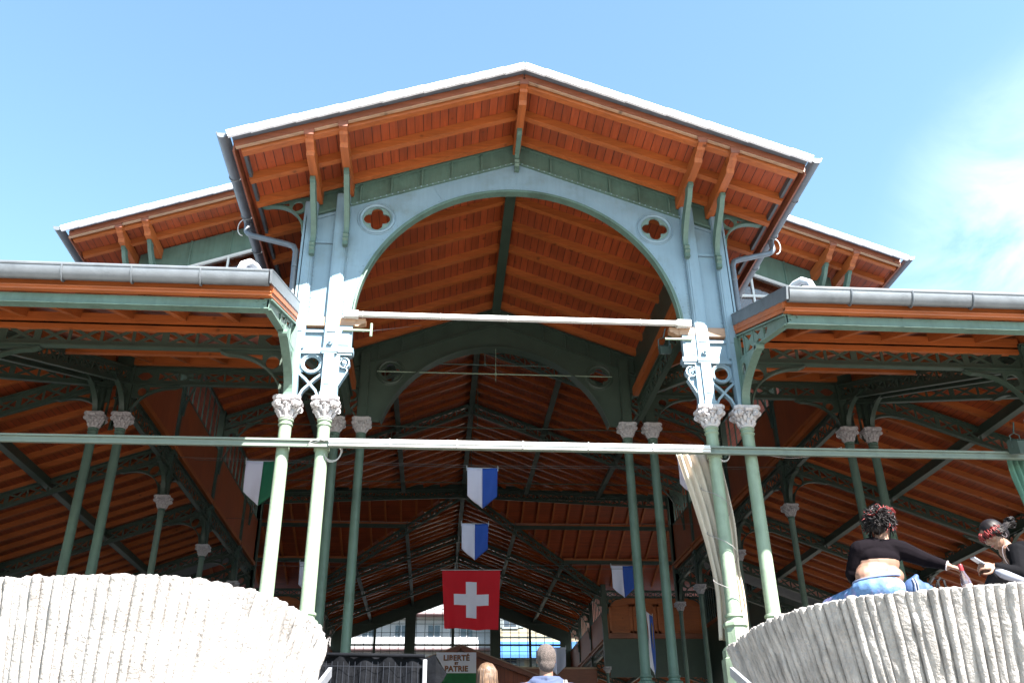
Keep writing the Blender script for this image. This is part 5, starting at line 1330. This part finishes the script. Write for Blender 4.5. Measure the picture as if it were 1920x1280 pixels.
mb = MB(); sphere(mb, (-.03, 0, .06), .1, sc=(.9, .7, .95)); sphere(mb, (.04, 0, .05), .08, sc=(1, .7, .9)); limb(mb, [(-.05, 0, .1), (.0, 0, .165)], [.05, .02]); fuse(mb, 'body', mat('blue_bag', (.012, .04, .11), .7, vary=.2, bump=.4, bscale=15), o, .007, 3)
mb = MB()
for k_ in (0, .022): mb.tube([(-.06+k_, -.045, .14), (-.065+k_, -.075, .09), (-.07+k_, -.08, .02)], .005, 5)
mb.build('stripes', mat('white_cloth', (.34, .36, .44), .8), o)
for k_ in (0, .05):
    mb = MB(); mb.tube([(.05+k_, -.03, .04), (.085+k_, -.03, .11), (.12+k_, -.03, .15), (.145+k_, -.03, .13), (.15+k_, -.03, .03)], .0085, 6); mb.build('handle', mat('black_strap', (.004, .004, .005), .7, spec=.1), o, smooth=True)
cl = px(1753, 1097, 6.5); cl.z = HB
mb = MB(); sphere(mb, (0, 0, .01), .05, sc=(1.2, .7, .6)); sphere(mb, (.05, 0, .005), .035, sc=(1.2, .7, .5)); c_ = fuse(mb, 'cloth', mat('white_cloth', (.34, .36, .44), .8), None, .007, 2); c_.location = cl; c_['label'] = 'crumpled white cloth on the rim beside the bag'; c_['category'] = 'cloth'

# --- man and girl on the steps, seen from behind
def standing(loc, hgt, top_m, hair_m, long_hair, lab, child=False, strap=False, headk=1.0):
    o = empty('person', loc, label=lab, category='person'); H_ = hgt; k = H_/1.75
    hc = Vector((0, 0, H_-.105*k*headk)); sw = .2*k if not child else .15*k
    b = MB(); head(b, hc, (0, 1, 0), (0, 0, 1), headk*k); limb(b, [hc-Vector((0, 0, .06*k)), (0, 0, H_-.3*k)], [.055*k, .06*k])
    sphere(b, (0, 0, H_-.42*k), .17*k, sc=(1, .62, 1)); sphere(b, (0, 0, H_-.62*k), .15*k, sc=(1, .65, 1.2)); sphere(b, (0, 0, H_-.82*k), .16*k, sc=(1.05, .7, .8))
    for s in (-1, 1):
        limb(b, [(0, 0, H_-.31*k), (s*sw, 0, H_-.34*k), (s*(sw+.05), .0, H_-.63*k), (s*(sw+.06), .06, H_-.86*k)], [.06*k, .055*k, .042*k, .028*k]); hand(b, (s*(sw+.06), .06, H_-.86*k), (0, .25, -1), (s, 0, 0), .4, k)
        limb(b, [(s*.09*k, 0, H_-.88*k), (s*.1*k, .04 if s > 0 else 0, .48*k), (s*.1*k, 0, .07*k)], [.09*k, .055*k, .04*k]); limb(b, [(s*.1*k, -.02, .05*k), (s*.1*k, .17, .035*k)], [.045*k, .03*k])
    fuse(b, 'body', SKIN, o, .01, 4)
    t_ = MB(); sphere(t_, (0, 0, H_-.42*k), .19*k, sc=(1.02, .7, .95)); sphere(t_, (0, 0, H_-.64*k), .18*k, sc=(1, .72, 1.2))
    for s in (-1, 1): limb(t_, [(0, 0, H_-.34*k), (s*sw, 0, H_-.36*k), (s*(sw+.055), .0, H_-.63*k), (s*(sw+.062), .05, H_-.82*k)], [.085*k, .075*k, .062*k, .045*k])
    if not child:   # hood lying on the shoulders
        limb(t_, [(-.12, -.02, H_-.29), (-.07, -.1, H_-.33), (0, -.13, H_-.36), (.07, -.1, H_-.33), (.12, -.02, H_-.29)], [.035, .05, .06, .05, .035]); limb(t_, [(-.1, .0, H_-.265), (0, -.075, H_-.27), (.1, .0, H_-.265)], [.03, .03, .03])
    fuse(t_, 'hoodie' if not child else 'top', top_m, o, .009, 4)
    t_ = MB(); sphere(t_, (0, 0, H_-.85*k), .175*k, sc=(1.05, .75, .8))
    for s in (-1, 1): limb(t_, [(s*.09*k, 0, H_-.88*k), (s*.1*k, .04 if s > 0 else 0, .48*k), (s*.1*k, 0, .1*k)], [.1*k, .07*k, .06*k])
    fuse(t_, 'trousers', mat('jeans', (.03, .04, .07), .8), o, .012, 3)
    t_ = MB()
    if long_hair:
        sphere(t_, hc+Vector((0, -.012, .025*k)), .098*k*headk, sc=(.9, 1.02, 1.0)); rn = random.Random(12); t2 = MB(); t1 = t_
        for i in range(170):
            t_ = t2 if i % 3 == 1 else t1
            a = radians(165+210*i/169); x_, y_ = cos(a)*.086*k, sin(a)*.092*k; j_ = lambda: rn.uniform(-.006, .006); w1 = rn.uniform(.96, 1.06)
            t_.tube([hc+Vector((x_*.1, y_*.1-.005, .128*k*headk)), hc+Vector((x_*.6*w1, y_*.6-.01, .108*k)), hc+Vector((x_*.97*w1+j_(), y_*.98-.012, .05*k)), hc+Vector((x_*1.05*w1+j_(), y_*1.08-.01+j_(), -.06*k)), hc+Vector((x_*1.12+j_()*2, y_*1.05-.02+j_()*2, -.24*k)), hc+Vector((x_*1.0+j_()*3, y_*.95-.04, -.38*k))], [.003, .0045, .005, .005, .005, .002], 5)
        t_ = t1
        t_.build('hair', hair_m, o, smooth=True); t2.build('hair_streaks', mat('brown_streaks', (.035, .02, .013), .5, spec=.3), o, smooth=True)
    else:
        sphere(t_, hc+Vector((0, -.018*k, .025*k)), .103*k*headk, sc=(.86, .98, 1.0)); sphere(t_, hc+Vector((0, -.04*k, -.03*k)), .08*k*headk, sc=(.92, .8, 1.0)); fuse(t_, 'hair', hair_m, o, .006, 3)
    if strap:
        for x0_ in (.13,): 
            for dx_ in (0, .028): t_ = MB(); t_.strip([(-.12, H_-.50), (-.135, H_-.42), (-.105, H_-.325), (-.04, H_-.275), (.04, H_-.285), (.11, H_-.36), (.12, H_-.48)], (x0_+dx_, 0, 0), (0, 1, 0), (0, 0, 1), .022, .012); t_.build('shoulder_strap', mat('strap_grey', (.1, .095, .09), .7), o)
    return o
p = px(1023, 1212, 8.0)
HG = mat('grey_cropped_hair', (.06, .045, .04), .8, vary=.4, scale=60, bump=.8, bscale=180)
standing((p.x, 8.0, p.z-1.76), 1.76, mat('hoodie_blue', (.024, .036, .08), .85, vary=.15, scale=8, bump=.4, bscale=14), HG, False, 'man with cropped grey hair and blue hoodie seen from behind', strap=True, headk=.98)
p = px(913, 1246, 7.7)
standing((p.x, 7.7, p.z-1.5), 1.5, mat('top_dark', (.02, .02, .025), .85), mat('blond_hair', (.085, .05, .03), .45, vary=.5, scale=35, spec=.3), True, 'girl with long light brown hair seen from behind', child=True, headk=1.0)
